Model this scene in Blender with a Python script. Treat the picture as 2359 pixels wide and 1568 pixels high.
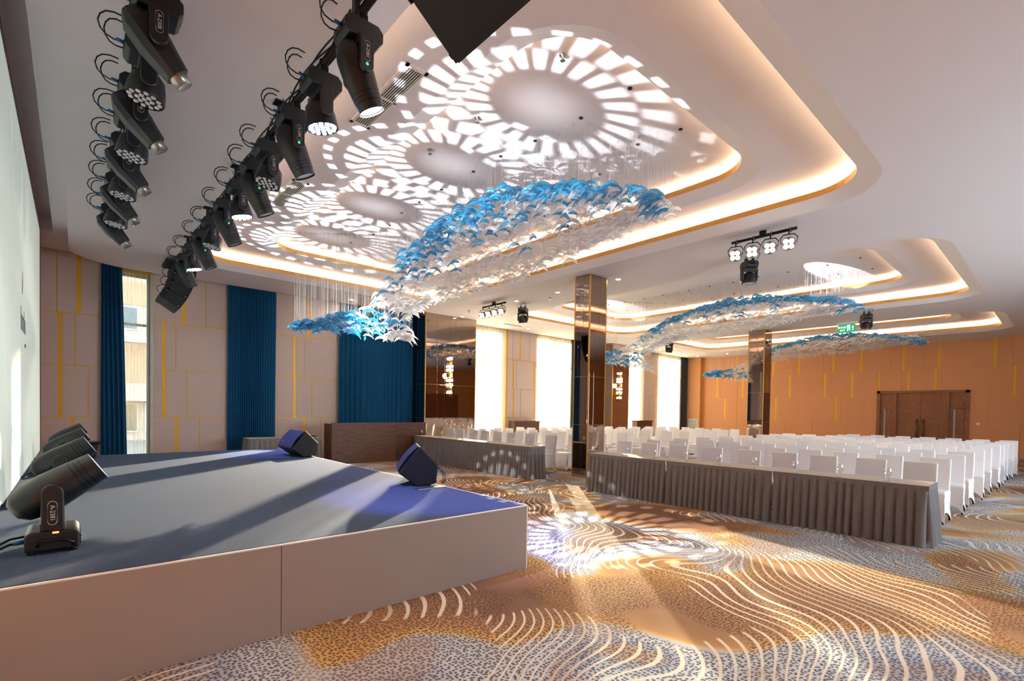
import bpy, bmesh, math, random
import numpy as np
from mathutils import Vector, Matrix
from mathutils.geometry import tessellate_polygon

random.seed(7)
rng = np.random.default_rng(7)
PI = math.pi
SC = bpy.context.scene
COL = SC.collection
for o in list(bpy.data.objects):
    bpy.data.objects.remove(o)

# ------------------------------------------------------------------ camera
YAW, PITCH, ROLL = (math.radians(a) for a in (41.63046, -1.09058, 0.95230))
FPX, SHY, EYE = 1136.82, 180.22, 1.6
cf = Vector((math.sin(YAW) * math.cos(PITCH), math.cos(YAW) * math.cos(PITCH), math.sin(PITCH)))
cr0 = Vector((math.cos(YAW), -math.sin(YAW), 0))
cu0 = cr0.cross(cf)
cr = math.cos(ROLL) * cr0 + math.sin(ROLL) * cu0
cu = -math.sin(ROLL) * cr0 + math.cos(ROLL) * cu0
cd = bpy.data.cameras.new('camera')
cam = bpy.data.objects.new('camera', cd)
COL.objects.link(cam)
M = Matrix((cr, cu, -cf)).transposed().to_4x4()
M.translation = (0, 0, EYE)
cam.matrix_world = M
cd.sensor_width = 36
cd.lens = FPX / 2359 * 36
cd.shift_y = SHY / 2359
cd.clip_start, cd.clip_end = 0.05, 300
SC.camera = cam

# ------------------------------------------------------------------ view, world, sun
SC.view_settings.view_transform = 'Standard'
SC.view_settings.look = 'None'
SC.view_settings.gamma = 1
SC.view_settings.use_curve_mapping = False
SC.view_settings.exposure = 2.0
try:
    SC.cycles.use_denoising = True
    SC.cycles.max_bounces = 8
    SC.cycles.diffuse_bounces = 5
    SC.cycles.glossy_bounces = 4
    SC.cycles.transmission_bounces = 4
    SC.cycles.transparent_max_bounces = 16
    SC.cycles.sample_clamp_indirect = 4
    SC.cycles.caustics_reflective = False
    SC.cycles.caustics_refractive = False
except Exception:
    pass
SKY_STRENGTH = 4.8
SUN_POWER = 75.0
SUN_AZ, SUN_EL = math.radians(43), math.radians(11)
world = bpy.data.worlds.new('sky')
SC.world = world
world.use_nodes = True
wn = world.node_tree
bg = wn.nodes['Background']
bg.inputs[0].default_value = (0.74, 0.88, 1.0, 1)
bg.inputs[1].default_value = SKY_STRENGTH
sd = bpy.data.lights.new('sun', 'SUN')
sd.energy = SUN_POWER
sd.angle = math.radians(0.6)
sd.color = (1.0, 0.86, 0.62)
sun = bpy.data.objects.new('sun', sd)
COL.objects.link(sun)
sdir = Vector((-math.sin(SUN_AZ) * math.cos(SUN_EL), -math.cos(SUN_AZ) * math.cos(SUN_EL), -math.sin(SUN_EL)))
sun.rotation_euler = sdir.to_track_quat('-Z', 'Y').to_euler()
sun.location = (20, 30, 10)


def portal(x0, x1, z0, z1, y, dy=-1):
    d = bpy.data.lights.new('window_portal', 'AREA')
    d.shape = 'RECTANGLE'
    d.size, d.size_y = x1 - x0, z1 - z0
    d.cycles.is_portal = True
    o = bpy.data.objects.new('window_portal', d)
    o.location = ((x0 + x1) / 2, y, (z0 + z1) / 2)
    o.rotation_euler = Vector((0, dy, 0)).to_track_quat('-Z', 'Y').to_euler()
    COL.objects.link(o)


WINDOWS = [(0.52, 1.44), (11.05, 13.25), (15.0, 17.5), (20.6, 23.05), (24.55, 27.2)]
for a, b in WINDOWS:
    portal(a, b, 0.1, 4.75, 15.62)
FILL_WINDOWS = [(7.0, 11.0), (12.2, 16.2)]  # added windows behind the camera, letting in fill daylight
for a, b in FILL_WINDOWS:
    portal(a, b, 0.85, 3.6, -6.25, 1)


# ------------------------------------------------------------------ node helpers
def lin(c):
    return tuple((v / 12.92 if v <= 0.04045 else ((v + 0.055) / 1.055) ** 2.4) for v in c)


def rgb(r, g, b):
    return lin((r / 255, g / 255, b / 255)) + (1,)


class NT:
    def __init__(s, tree):
        s.t = tree

    def n(s, kind, **kw):
        nd = s.t.nodes.new(kind)
        for k, v in kw.items():
            setattr(nd, k, v)
        return nd

    def link(s, a, b):
        s.t.links.new(a, b)

    def put(s, sock, v):
        if hasattr(v, 'is_linked') or hasattr(v, 'links'):
            s.t.links.new(v, sock)
        else:
            sock.default_value = v

    def math(s, op, a, b=0.0, c=None, clamp=False):
        nd = s.n('ShaderNodeMath', operation=op, use_clamp=clamp)
        s.put(nd.inputs[0], a)
        s.put(nd.inputs[1], b)
        if c is not None:
            s.put(nd.inputs[2], c)
        return nd.outputs[0]

    def smooth(s, v, a, b):
        nd = s.n('ShaderNodeMapRange', interpolation_type='SMOOTHSTEP')
        s.put(nd.inputs['Value'], v)
        nd.inputs['From Min'].default_value = a
        nd.inputs['From Max'].default_value = b
        return nd.outputs['Result']

    def mix(s, f, a, b):
        nd = s.n('ShaderNodeMix', data_type='RGBA')
        s.put(nd.inputs['Factor'], f)
        s.put(nd.inputs[6], a)
        s.put(nd.inputs[7], b)
        return nd.outputs[2]

    def noise(s, vec, scale, detail=2, rough=0.5):
        nd = s.n('ShaderNodeTexNoise')
        if vec is not None:
            s.link(vec, nd.inputs['Vector'])
        nd.inputs['Scale'].default_value = scale
        nd.inputs['Detail'].default_value = detail
        nd.inputs['Roughness'].default_value = rough
        return nd

    def vmath(s, op, a, b):
        nd = s.n('ShaderNodeVectorMath', operation=op)
        s.put(nd.inputs[0], a)
        s.put(nd.inputs[1], b)
        return nd.outputs[0]


def new_mat(name):
    m = bpy.data.materials.new(name)
    m.use_nodes = True
    t = NT(m.node_tree)
    bs = m.node_tree.nodes['Principled BSDF']
    return m, t, bs


def mat(name, col, rough=0.55, metal=0.0, spec=0.4, var=0.06, vscale=3.0, emit=None, estr=0.0, bump=0.0, bscale=60, stretch=None):
    m, t, bs = new_mat(name)
    tc = t.n('ShaderNodeTexCoord')
    vec = tc.outputs['Object']
    if stretch:
        mp = t.n('ShaderNodeMapping')
        mp.inputs['Scale'].default_value = stretch
        t.link(vec, mp.inputs['Vector'])
        vec = mp.outputs['Vector']
    nz = t.noise(vec, vscale, 3)
    dark = tuple(c * (1 - var) for c in col[:3]) + (1,)
    lite = tuple(min(1, c * (1 + var)) for c in col[:3]) + (1,)
    t.link(t.mix(nz.outputs['Fac'], dark, lite), bs.inputs['Base Color'])
    bs.inputs['Roughness'].default_value = rough
    bs.inputs['Metallic'].default_value = metal
    bs.inputs['Specular IOR Level'].default_value = spec
    if emit:
        bs.inputs['Emission Color'].default_value = emit
        bs.inputs['Emission Strength'].default_value = estr
    if bump:
        nb = t.noise(tc.outputs['Object'], bscale, 2)
        b = t.n('ShaderNodeBump')
        b.inputs['Strength'].default_value = bump
        b.inputs['Distance'].default_value = 0.01
        t.link(nb.outputs['Fac'], b.inputs['Height'])
        t.link(b.outputs['Normal'], bs.inputs['Normal'])
    return m


def glow(name, col, strength):
    m = bpy.data.materials.new(name)
    m.use_nodes = True
    t = NT(m.node_tree)
    m.node_tree.nodes.remove(m.node_tree.nodes['Principled BSDF'])
    e = t.n('ShaderNodeEmission')
    e.inputs[0].default_value = col
    e.inputs[1].default_value = strength
    t.link(e.outputs[0], m.node_tree.nodes['Material Output'].inputs[0])
    return m


def wood(name, c1, c2, stretch, rough=0.45, scale=5.0):
    m, t, bs = new_mat(name)
    tc = t.n('ShaderNodeTexCoord')
    mp = t.n('ShaderNodeMapping')
    mp.inputs['Scale'].default_value = stretch
    t.link(tc.outputs['Object'], mp.inputs['Vector'])
    nz = t.noise(mp.outputs['Vector'], scale, 5, 0.6)
    f = t.smooth(nz.outputs['Fac'], 0.3, 0.7)
    t.link(t.mix(f, c1, c2), bs.inputs['Base Color'])
    bs.inputs['Roughness'].default_value = rough
    return m


def thin_glass(name, tint=(1, 1, 1, 1), refl=0.08, rough=0.02):
    m = bpy.data.materials.new(name)
    m.use_nodes = True
    t = NT(m.node_tree)
    m.node_tree.nodes.remove(m.node_tree.nodes['Principled BSDF'])
    a = t.n('ShaderNodeBsdfTransparent')
    a.inputs[0].default_value = tint
    g = t.n('ShaderNodeBsdfGlossy')
    g.inputs['Roughness'].default_value = rough
    lw = t.n('ShaderNodeLayerWeight')
    lw.inputs[0].default_value = 0.25
    f = t.math('MULTIPLY_ADD', lw.outputs['Facing'], 0.55, refl, clamp=True)
    mx = t.n('ShaderNodeMixShader')
    t.link(f, mx.inputs[0])
    t.link(a.outputs[0], mx.inputs[1])
    t.link(g.outputs[0], mx.inputs[2])
    t.link(mx.outputs[0], m.node_tree.nodes['Material Output'].inputs[0])
    return m


def sheer(name, col, through, folds=0.0):
    m = bpy.data.materials.new(name)
    m.use_nodes = True
    t = NT(m.node_tree)
    m.node_tree.nodes.remove(m.node_tree.nodes['Principled BSDF'])
    a = t.n('ShaderNodeBsdfTransparent')
    tr = t.n('ShaderNodeBsdfTranslucent')
    tr.inputs[0].default_value = col
    df = t.n('ShaderNodeBsdfDiffuse')
    df.inputs[0].default_value = col
    m1 = t.n('ShaderNodeMixShader')
    m1.inputs[0].default_value = 0.35
    t.link(tr.outputs[0], m1.inputs[1])
    t.link(df.outputs[0], m1.inputs[2])
    tc = t.n('ShaderNodeTexCoord')
    mp = t.n('ShaderNodeMapping')
    mp.inputs['Scale'].default_value = (14, 1, 0.15)
    t.link(tc.outputs['Object'], mp.inputs['Vector'])
    nz = t.noise(mp.outputs['Vector'], 1.0, 2)
    lw = t.n('ShaderNodeLayerWeight')
    lw.inputs[0].default_value = 0.4
    thr = t.math('MULTIPLY_ADD', nz.outputs['Fac'], -0.5, through + 0.25, clamp=True)
    thr = t.math('MULTIPLY', thr, t.math('SUBTRACT', 1.0, t.math('MULTIPLY', lw.outputs['Facing'], 0.6)))
    mx = t.n('ShaderNodeMixShader')
    t.link(thr, mx.inputs[0])
    t.link(m1.outputs[0], mx.inputs[1])
    t.link(a.outputs[0], mx.inputs[2])
    t.link(mx.outputs[0], m.node_tree.nodes['Material Output'].inputs[0])
    return m


def crystal(name, col, body, rim):
    """blown glass: see-through in the middle, milky and shiny at its rim"""
    m = bpy.data.materials.new(name)
    m.use_nodes = True
    t = NT(m.node_tree)
    m.node_tree.nodes.remove(m.node_tree.nodes['Principled BSDF'])
    a = t.n('ShaderNodeBsdfTransparent')
    a.inputs[0].default_value = tuple(0.6 + 0.4 * c for c in col[:3]) + (1,)
    tr = t.n('ShaderNodeBsdfTranslucent')
    tr.inputs[0].default_value = col
    df = t.n('ShaderNodeBsdfDiffuse')
    df.inputs[0].default_value = col
    gl = t.n('ShaderNodeBsdfGlossy')
    gl.inputs['Roughness'].default_value = 0.12
    m1 = t.n('ShaderNodeMixShader')
    m1.inputs[0].default_value = 0.5
    t.link(tr.outputs[0], m1.inputs[1])
    t.link(df.outputs[0], m1.inputs[2])
    m2 = t.n('ShaderNodeMixShader')
    m2.inputs[0].default_value = 0.16
    t.link(m1.outputs[0], m2.inputs[1])
    t.link(gl.outputs[0], m2.inputs[2])
    lw = t.n('ShaderNodeLayerWeight')
    lw.inputs[0].default_value = 0.45
    f = t.math('MULTIPLY_ADD', lw.outputs['Facing'], rim, body, clamp=True)
    mx = t.n('ShaderNodeMixShader')
    t.link(f, mx.inputs[0])
    t.link(a.outputs[0], mx.inputs[1])
    t.link(m2.outputs[0], mx.inputs[2])
    t.link(mx.outputs[0], m.node_tree.nodes['Material Output'].inputs[0])
    return m


def carpet_material():
    m, t, bs = new_mat('patterned_carpet')
    geo = t.n('ShaderNodeNewGeometry')
    P = geo.outputs['Position']
    w = t.noise(P, 0.55, 1)
    off = t.vmath('SUBTRACT', w.outputs['Color'], (0.5, 0.5, 0.5))
    sc = t.n('ShaderNodeVectorMath', operation='SCALE')
    t.link(off, sc.inputs[0])
    sc.inputs['Scale'].default_value = 1.7
    Pw = t.vmath('ADD', P, sc.outputs[0])
    # colour regions
    r = t.noise(Pw, 0.42, 1.5)
    ramp = t.n('ShaderNodeValToRGB')
    t.link(r.outputs['Fac'], ramp.inputs[0])
    el = ramp.color_ramp.elements
    stops = [(0.0, rgb(104, 82, 72)), (0.34, rgb(128, 96, 76)), (0.41, rgb(164, 122, 88)), (0.455, rgb(182, 138, 92)),
             (0.475, rgb(204, 160, 96)), (0.49, rgb(186, 182, 178)), (0.55, rgb(196, 196, 198)), (0.60, rgb(158, 162, 176)),
             (0.65, rgb(170, 142, 114)), (0.74, rgb(138, 104, 84))]
    el[0].position, el[0].color = stops[0]
    el[1].position, el[1].color = stops[1]
    for p, c in stops[2:]:
        e = el.new(p)
        e.color = c
    base = ramp.outputs['Color']
    warm = t.smooth(t.math('ABSOLUTE', t.math('SUBTRACT', r.outputs['Fac'], 0.555)), 0.05, 0.075)
    # dots
    vo = t.n('ShaderNodeTexVoronoi', voronoi_dimensions='2D')
    vo.inputs['Randomness'].default_value = 0.72
    vo.inputs['Scale'].default_value = 36
    t.link(P, vo.inputs['Vector'])
    dot = t.math('SUBTRACT', 1.0, t.smooth(vo.outputs['Distance'], 0.31, 0.41))
    dm = t.noise(Pw, 0.85, 1)
    dmask = t.smooth(dm.outputs['Fac'], 0.36, 0.43)
    dotc = t.mix(warm, rgb(62, 66, 88), rgb(92, 62, 50))
    c1 = t.mix(t.math('MULTIPLY', t.math('MULTIPLY', dot, dmask), 0.85), base, dotc)
    # contour lines
    sep = t.n('ShaderNodeSeparateXYZ')
    t.link(Pw, sep.inputs[0])
    ln = t.noise(P, 0.5, 0.8)
    sp = t.n('ShaderNodeSeparateXYZ')
    t.link(P, sp.inputs[0])
    sep = sp
    g = t.math('ADD', t.math('MULTIPLY', sep.outputs[0], 0.55), t.math('MULTIPLY', sep.outputs[1], -0.62))
    g = t.math('ADD', g, t.math('MULTIPLY', ln.outputs['Fac'], 2.1))
    fr = t.math('FRACT', t.math('DIVIDE', g, 0.088))
    line = t.math('SUBTRACT', 1.0, t.smooth(t.math('ABSOLUTE', t.math('SUBTRACT', fr, 0.5)), 0.08, 0.145))
    lm = t.noise(Pw, 0.62, 1)
    sh = t.n('ShaderNodeVectorMath', operation='ADD')
    t.link(Pw, sh.inputs[0])
    sh.inputs[1].default_value = (13.3, 4.1, 0)
    t.link(sh.outputs[0], lm.inputs['Vector'])
    lmask = t.smooth(lm.outputs['Fac'], 0.455, 0.47)
    c2 = t.mix(t.math('MULTIPLY', t.math('MULTIPLY', line, lmask), 0.9), c1, rgb(226, 212, 196))
    m2 = t.noise(Pw, 1.1, 2)
    c2 = t.mix(t.math('MULTIPLY', t.smooth(m2.outputs['Fac'], 0.52, 0.62), 0.35), c2, rgb(150, 108, 72))
    fine = t.noise(P, 160, 2)
    c3 = t.mix(t.math('MULTIPLY', fine.outputs['Fac'], 0.16), c2, rgb(70, 60, 55))
    t.link(c3, bs.inputs['Base Color'])
    bs.inputs['Roughness'].default_value = 0.95
    bs.inputs['Specular IOR Level'].default_value = 0.1
    b = t.n('ShaderNodeBump')
    b.inputs['Strength'].default_value = 0.35
    b.inputs['Distance'].default_value = 0.004
    t.link(fine.outputs['Fac'], b.inputs['Height'])
    t.link(b.outputs['Normal'], bs.inputs['Normal'])
    return m


def led_material():
    m, t, bs = new_mat('led_screen_face')
    geo = t.n('ShaderNodeNewGeometry')
    mp = t.n('ShaderNodeMapping')
    mp.inputs['Scale'].default_value = (1, 26, 1.5)
    t.link(geo.outputs['Position'], mp.inputs['Vector'])
    nz = t.noise(mp.outputs['Vector'], 1.0, 3)
    c = t.mix(nz.outputs['Fac'], rgb(176, 190, 180), rgb(206, 214, 206))
    t.link(c, bs.inputs['Base Color'])
    t.link(c, bs.inputs['Emission Color'])
    bs.inputs['Emission Strength'].default_value = 0.14
    bs.inputs['Roughness'].default_value = 0.6
    return m


CEIL = mat('ceiling_paint', rgb(224, 216, 220), 0.9, var=0.015, vscale=0.8, spec=0.15)
BORDER = mat('white_tray_border_paint', rgb(246, 242, 246), 0.8, var=0.01, spec=0.2)
PANEL = mat('beige_wall_panel', rgb(205, 184, 175), 0.75, var=0.04, spec=0.2, bump=0.05, bscale=300)
ORANGE = mat('orange_wall_panel', rgb(212, 150, 108), 0.75, var=0.05, vscale=1.2, spec=0.2)
GOLDLINE = mat('gold_strip', rgb(226, 172, 40), 0.45, 0.25, var=0.05)
GOLDDIM = mat('orange_joint', rgb(214, 160, 70), 0.5, 0.1, var=0.05)
GOLDTRIM = mat('brushed_gold_trim', rgb(214, 164, 84), 0.35, 0.75, var=0.05)
GOLDLIP = mat('gold_cove_lip', rgb(206, 158, 84), 0.4, 0.45, var=0.05)
BRONZE = mat('bronze_mirror', rgb(172, 154, 142), 0.03, 1.0, var=0.03)
CURTAIN = mat('blue_curtain_cloth', rgb(22, 78, 118), 0.85, var=0.12, vscale=8, spec=0.15, bump=0.05, bscale=400)
DARKCURTAIN = mat('dark_curtain_cloth', rgb(62, 66, 70), 0.85, var=0.1, spec=0.1)
SHEER = sheer('sheer_curtain_cloth', rgb(250, 244, 228), 0.26)
SHEERTHIN = sheer('thin_sheer_cloth', rgb(226, 222, 206), 0.78)
STAGECLOTH = mat('stage_carpet', rgb(64, 75, 96), 0.95, var=0.28, vscale=90, spec=0.08, bump=0.4, bscale=260)
CREAM = mat('cream_laminate', rgb(152, 141, 136), 0.45, var=0.03, spec=0.3)
WHITEEDGE = mat('white_edge_trim', rgb(238, 232, 228), 0.4, var=0.02)
BLACK = mat('black_plastic', rgb(17, 20, 27), 0.42, var=0.15, spec=0.5)
BLACKM = mat('black_metal', rgb(18, 19, 22), 0.38, 0.4, var=0.15)
BLACKMATTE = mat('matte_black_paint', rgb(17, 18, 24), 0.6, var=0.15, spec=0.35, bump=0.1, bscale=350)
GREYMETAL = mat('grey_metal', rgb(150, 148, 146), 0.3, 0.9, var=0.06)
GRILLE = mat('speaker_grille_cloth', rgb(40, 46, 74), 0.6, 0.2, var=0.3, vscale=220)
CABLE = mat('black_cable', rgb(20, 20, 24), 0.5)
BLUEPLUG = mat('blue_plug', rgb(22, 92, 160), 0.45)
SILVERTEXT = mat('silver_lettering', rgb(206, 206, 206), 0.4, 0.2)
CLOTHGREY = mat('grey_table_skirt_cloth', rgb(122, 117, 117), 0.85, var=0.06, vscale=30, spec=0.15, bump=0.05, bscale=300)
CLOTHTOP = mat('beige_tabletop_cloth', rgb(196, 184, 170), 0.8, var=0.04, vscale=8, spec=0.15)
CHAIRCLOTH = mat('white_stretch_cover', rgb(238, 234, 236), 0.7, var=0.015, spec=0.25)
WALNUT = wood('walnut_veneer', rgb(66, 38, 24), rgb(112, 70, 46), (0.6, 1, 9), 0.5)
DOORWOOD = wood('door_veneer', rgb(124, 76, 48), rgb(154, 98, 64), (1, 7, 0.7), 0.5)
BRASSDARK = mat('dark_brass', rgb(110, 84, 52), 0.4, 0.7)
GLASSWARE = thin_glass('clear_glassware', (0.95, 0.96, 0.98, 1), 0.24, 0.03)
PANE = thin_glass('tinted_window_pane', (0.42, 0.44, 0.44, 1), 0.02)
PANECLEAR = thin_glass('fill_window_pane', (0.96, 0.98, 0.97, 1), 0.02)
ALU = mat('window_frame_paint', rgb(196, 190, 176), 0.5, 0.2)
LEDSTRIP = glow('warm_led_strip', (1.0, 0.73, 0.42, 1), 13.0)
DOWNGLOW = glow('downlight_glow', (1.0, 0.9, 0.74, 1), 14.0)
LEDWHITE = glow('white_led_glow', (0.92, 0.96, 1.0, 1), 9.0)
LEDBLUE = glow('blue_white_led_glow', (0.42, 0.5, 1.0, 1), 9.0)
LEDOFF = mat('unlit_led_lens', rgb(205, 205, 215), 0.25, 0.1)
PARGLOW = glow('par_lamp_glow', (1.0, 0.9, 0.7, 1), 4.0)
REDLED = glow('red_indicator', (1, 0.08, 0.03, 1), 2.5)
GREENLED = glow('green_indicator', (0.03, 0.6, 0.3, 1), 0.6)
CRYSTALCLEAR = crystal('clear_blown_glass', (0.98, 0.98, 1.0, 1), 0.44, 0.7)
CRYSTALBLUE = crystal('blue_blown_glass', (0.04, 0.50, 0.84, 1), 0.74, 0.3)
WIRE = mat('fine_steel_wire', rgb(205, 204, 206), 0.4, 0.3)
LAMPGLASS = glow('sconce_bulb_glow', (1.0, 0.86, 0.62, 1), 9.0)
CARPET = carpet_material()
LEDFACE = led_material()
VENTDARK = mat('vent_shadow_slot', rgb(40, 44, 52), 0.6)
WHITEPAINT = mat('white_metal_paint', rgb(226, 220, 216), 0.5)
SIGNGREEN = glow('green_sign_face', (0.02, 0.36, 0.17, 1), 0.32)
SIGNWHITE = glow('white_sign_glyph', (0.9, 1.0, 0.92, 1), 0.45)
REDCLOTH = mat('red_bag_cloth', rgb(150, 40, 40), 0.7)
BUILDING = mat('facade_render', rgb(214, 205, 192), 0.8)
BRICKISH = mat('facade_ochre_band', rgb(204, 176, 146), 0.8)
FACGLASS = mat('facade_window_glass', rgb(120, 132, 136), 0.15, 0.2)
GROUNDM = mat('outside_paving', rgb(160, 155, 150), 0.9)


# ------------------------------------------------------------------ mesh builder
class MB:
    def __init__(s):
        s.v, s.f, s.sm = [], [], []
        s.M = None

    def _p(s, pts):
        b = len(s.v)
        if s.M is None:
            s.v.extend([tuple(p) for p in pts])
        else:
            s.v.extend([tuple(s.M @ Vector(p)) for p in pts])
        return b

    def face(s, idx, smooth=False):
        s.f.append(tuple(idx))
        s.sm.append(smooth)

    def quad(s, a, b, c, d, smooth=False):
        k = s._p([a, b, c, d])
        s.face((k, k + 1, k + 2, k + 3), smooth)

    def box(s, x0, x1, y0, y1, z0, z1):
        k = s._p([(x0, y0, z0), (x1, y0, z0), (x1, y1, z0), (x0, y1, z0), (x0, y0, z1), (x1, y0, z1), (x1, y1, z1), (x0, y1, z1)])
        for q in ((0, 3, 2, 1), (4, 5, 6, 7), (0, 1, 5, 4), (1, 2, 6, 5), (2, 3, 7, 6), (3, 0, 4, 7)):
            s.face([k + i for i in q])
        return s

    def prism(s, poly, axis, a0, a1):
        """poly in the plane perpendicular to axis, extruded from a0 to a1 (axis 'x': (y,z); 'y': (x,z); 'z': (x,y))"""
        def mk(p, a):
            return {'x': (a, p[0], p[1]), 'y': (p[0], a, p[1]), 'z': (p[0], p[1], a)}[axis]
        n = len(poly)
        k = s._p([mk(p, a0) for p in poly] + [mk(p, a1) for p in poly])
        s.face([k + i for i in range(n)][::-1])
        s.face([k + n + i for i in range(n)])
        for i in range(n):
            j = (i + 1) % n
            s.face((k + i, k + j, k + n + j, k + n + i))
        return s

    def lathe(s, prof, n=16, M=None, smooth=True, cap=True):
        """prof list of (r, z) around local z; M places it"""
        M = M or Matrix()
        pts = []
        for r, z in prof:
            for i in range(n):
                a = 2 * PI * i / n
                pts.append(M @ Vector((r * math.cos(a), r * math.sin(a), z)))
        k = s._p(pts)
        m = len(prof)
        for j in range(m - 1):
            for i in range(n):
                i2 = (i + 1) % n
                s.face((k + j * n + i, k + j * n + i2, k + (j + 1) * n + i2, k + (j + 1) * n + i), smooth)
        if cap:
            s.face([k + i for i in range(n)][::-1])
            s.face([k + (m - 1) * n + i for i in range(n)])
        return s

    def tube(s, pts, r, n=6, closed_ends=True):
        pts = [Vector(p) for p in pts]
        rings = []
        up = Vector((0, 0, 1))
        for i, p in enumerate(pts):
            d = (pts[min(i + 1, len(pts) - 1)] - pts[max(i - 1, 0)]).normalized()
            a = d.cross(up)
            if a.length < 1e-3:
                a = d.cross(Vector((1, 0, 0)))
            a.normalize()
            b = d.cross(a)
            rr = r[i] if isinstance(r, (list, tuple)) else r
            rings.append([p + rr * (math.cos(2 * PI * j / n) * a + math.sin(2 * PI * j / n) * b) for j in range(n)])
        k = s._p([q for ring in rings for q in ring])
        for i in range(len(pts) - 1):
            for j in range(n):
                j2 = (j + 1) % n
                s.face((k + i * n + j, k + i * n + j2, k + (i + 1) * n + j2, k + (i + 1) * n + j), True)
        if closed_ends:
            s.face([k + j for j in range(n)][::-1])
            s.face([k + (len(pts) - 1) * n + j for j in range(n)])
        return s

    def grid(s, fn, nu, nv, smooth=True):
        k = s._p([fn(i / nu, j / nv) for j in range(nv + 1) for i in range(nu + 1)])
        w = nu + 1
        for j in range(nv):
            for i in range(nu):
                s.face((k + j * w + i, k + j * w + i + 1, k + (j + 1) * w + i + 1, k + (j + 1) * w + i), smooth)
        return s

    def mesh(s, name, mt, bevel=0.0, seg=2):
        me = bpy.data.meshes.new(name)
        me.from_pydata(s.v, [], s.f)
        me.polygons.foreach_set('use_smooth', s.sm)
        me.materials.append(mt)
        if bevel:
            bm = bmesh.new()
            bm.from_mesh(me)
            bmesh.ops.remove_doubles(bm, verts=bm.verts, dist=1e-5)
            ed = [e for e in bm.edges if len(e.link_faces) == 2 and e.calc_face_angle(0) > 0.5]
            bmesh.ops.bevel(bm, geom=ed, offset=bevel, segments=seg, affect='EDGES', profile=0.5, clamp_overlap=True)
            bm.to_mesh(me)
            bm.free()
        me.update()
        return me


def link(name, me, parent=None, loc=None, rot=None, **props):
    o = bpy.data.objects.new(name, me)
    COL.objects.link(o)
    if parent is not None:
        o.parent = parent
    if loc is not None:
        o.location = loc
    if rot is not None:
        o.rotation_euler = rot
    for k, v in props.items():
        o[k] = v
    return o


def part(name, mb, mt, parent, bevel=0.0, **props):
    return link(name, mb.mesh(name, mt, bevel), parent, **props)


def thing(name, label, cat, loc=(0, 0, 0), rz=0.0, group=None):
    o = link(name, None, None, loc, (0, 0, rz), label=label, category=cat)
    o.empty_display_size = 0.1
    if group:
        o['group'] = group
    return o


def single(name, mb, mt, label, cat, group=None, bevel=0.0):
    o = link(name, mb.mesh(name, mt, bevel), None, label=label, category=cat)
    if group:
        o['group'] = group
    return o


def struct(name, mb, mt, parent=None, bevel=0.0):
    o = part(name, mb, mt, parent, bevel)
    if parent is None:
        o['kind'] = 'structure'
    return o


def dup(root, loc=None, rz=None, label=None):
    r = root.copy()
    COL.objects.link(r)
    if loc is not None:
        r.location = loc
    if rz is not None:
        r.rotation_euler = (0, 0, rz)
    if label:
        r['label'] = label
    for ch in list(root.children):
        c = ch.copy()
        COL.objects.link(c)
        c.parent = r
        for g in list(ch.children):
            d = g.copy()
            COL.objects.link(d)
            d.parent = c
    return r


TEXTS = {}


def text(name, body, size, mt, parent, loc, axes, extrude=0.001):
    """flat lettering: axes = (right, up) world vectors"""
    key = (body, size, mt.name)
    cu_ = bpy.data.curves.new(name, 'FONT')
    cu_.body = body
    cu_.size = size
    cu_.extrude = extrude
    cu_.align_x, cu_.align_y = 'CENTER', 'CENTER'
    cu_.resolution_u = 3
    cu_.materials.append(mt)
    if key not in TEXTS:
        tmp = bpy.data.objects.new(name, cu_)
        TEXTS[key] = bpy.data.meshes.new_from_object(tmp)
        bpy.data.objects.remove(tmp)
    o = bpy.data.objects.new(name, TEXTS[key])
    COL.objects.link(o)
    r, u = Vector(axes[0]).normalized(), Vector(axes[1]).normalized()
    n = r.cross(u)
    Mx = Matrix((r, u, n)).transposed().to_4x4()
    Mx.translation = loc
    if parent is not None:
        o.parent = parent
    o.matrix_local = Mx
    return o


def frame_to(p, d, up=(0, 0, 1)):
    """matrix with local z along d at point p"""
    z = Vector(d).normalized()
    x = Vector(up).cross(z)
    if x.length < 1e-3:
        x = Vector((1, 0, 0))
    x.normalize()
    y = z.cross(x)
    Mx = Matrix((x, y, z)).transposed().to_4x4()
    Mx.translation = Vector(p)
    return Mx


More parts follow.
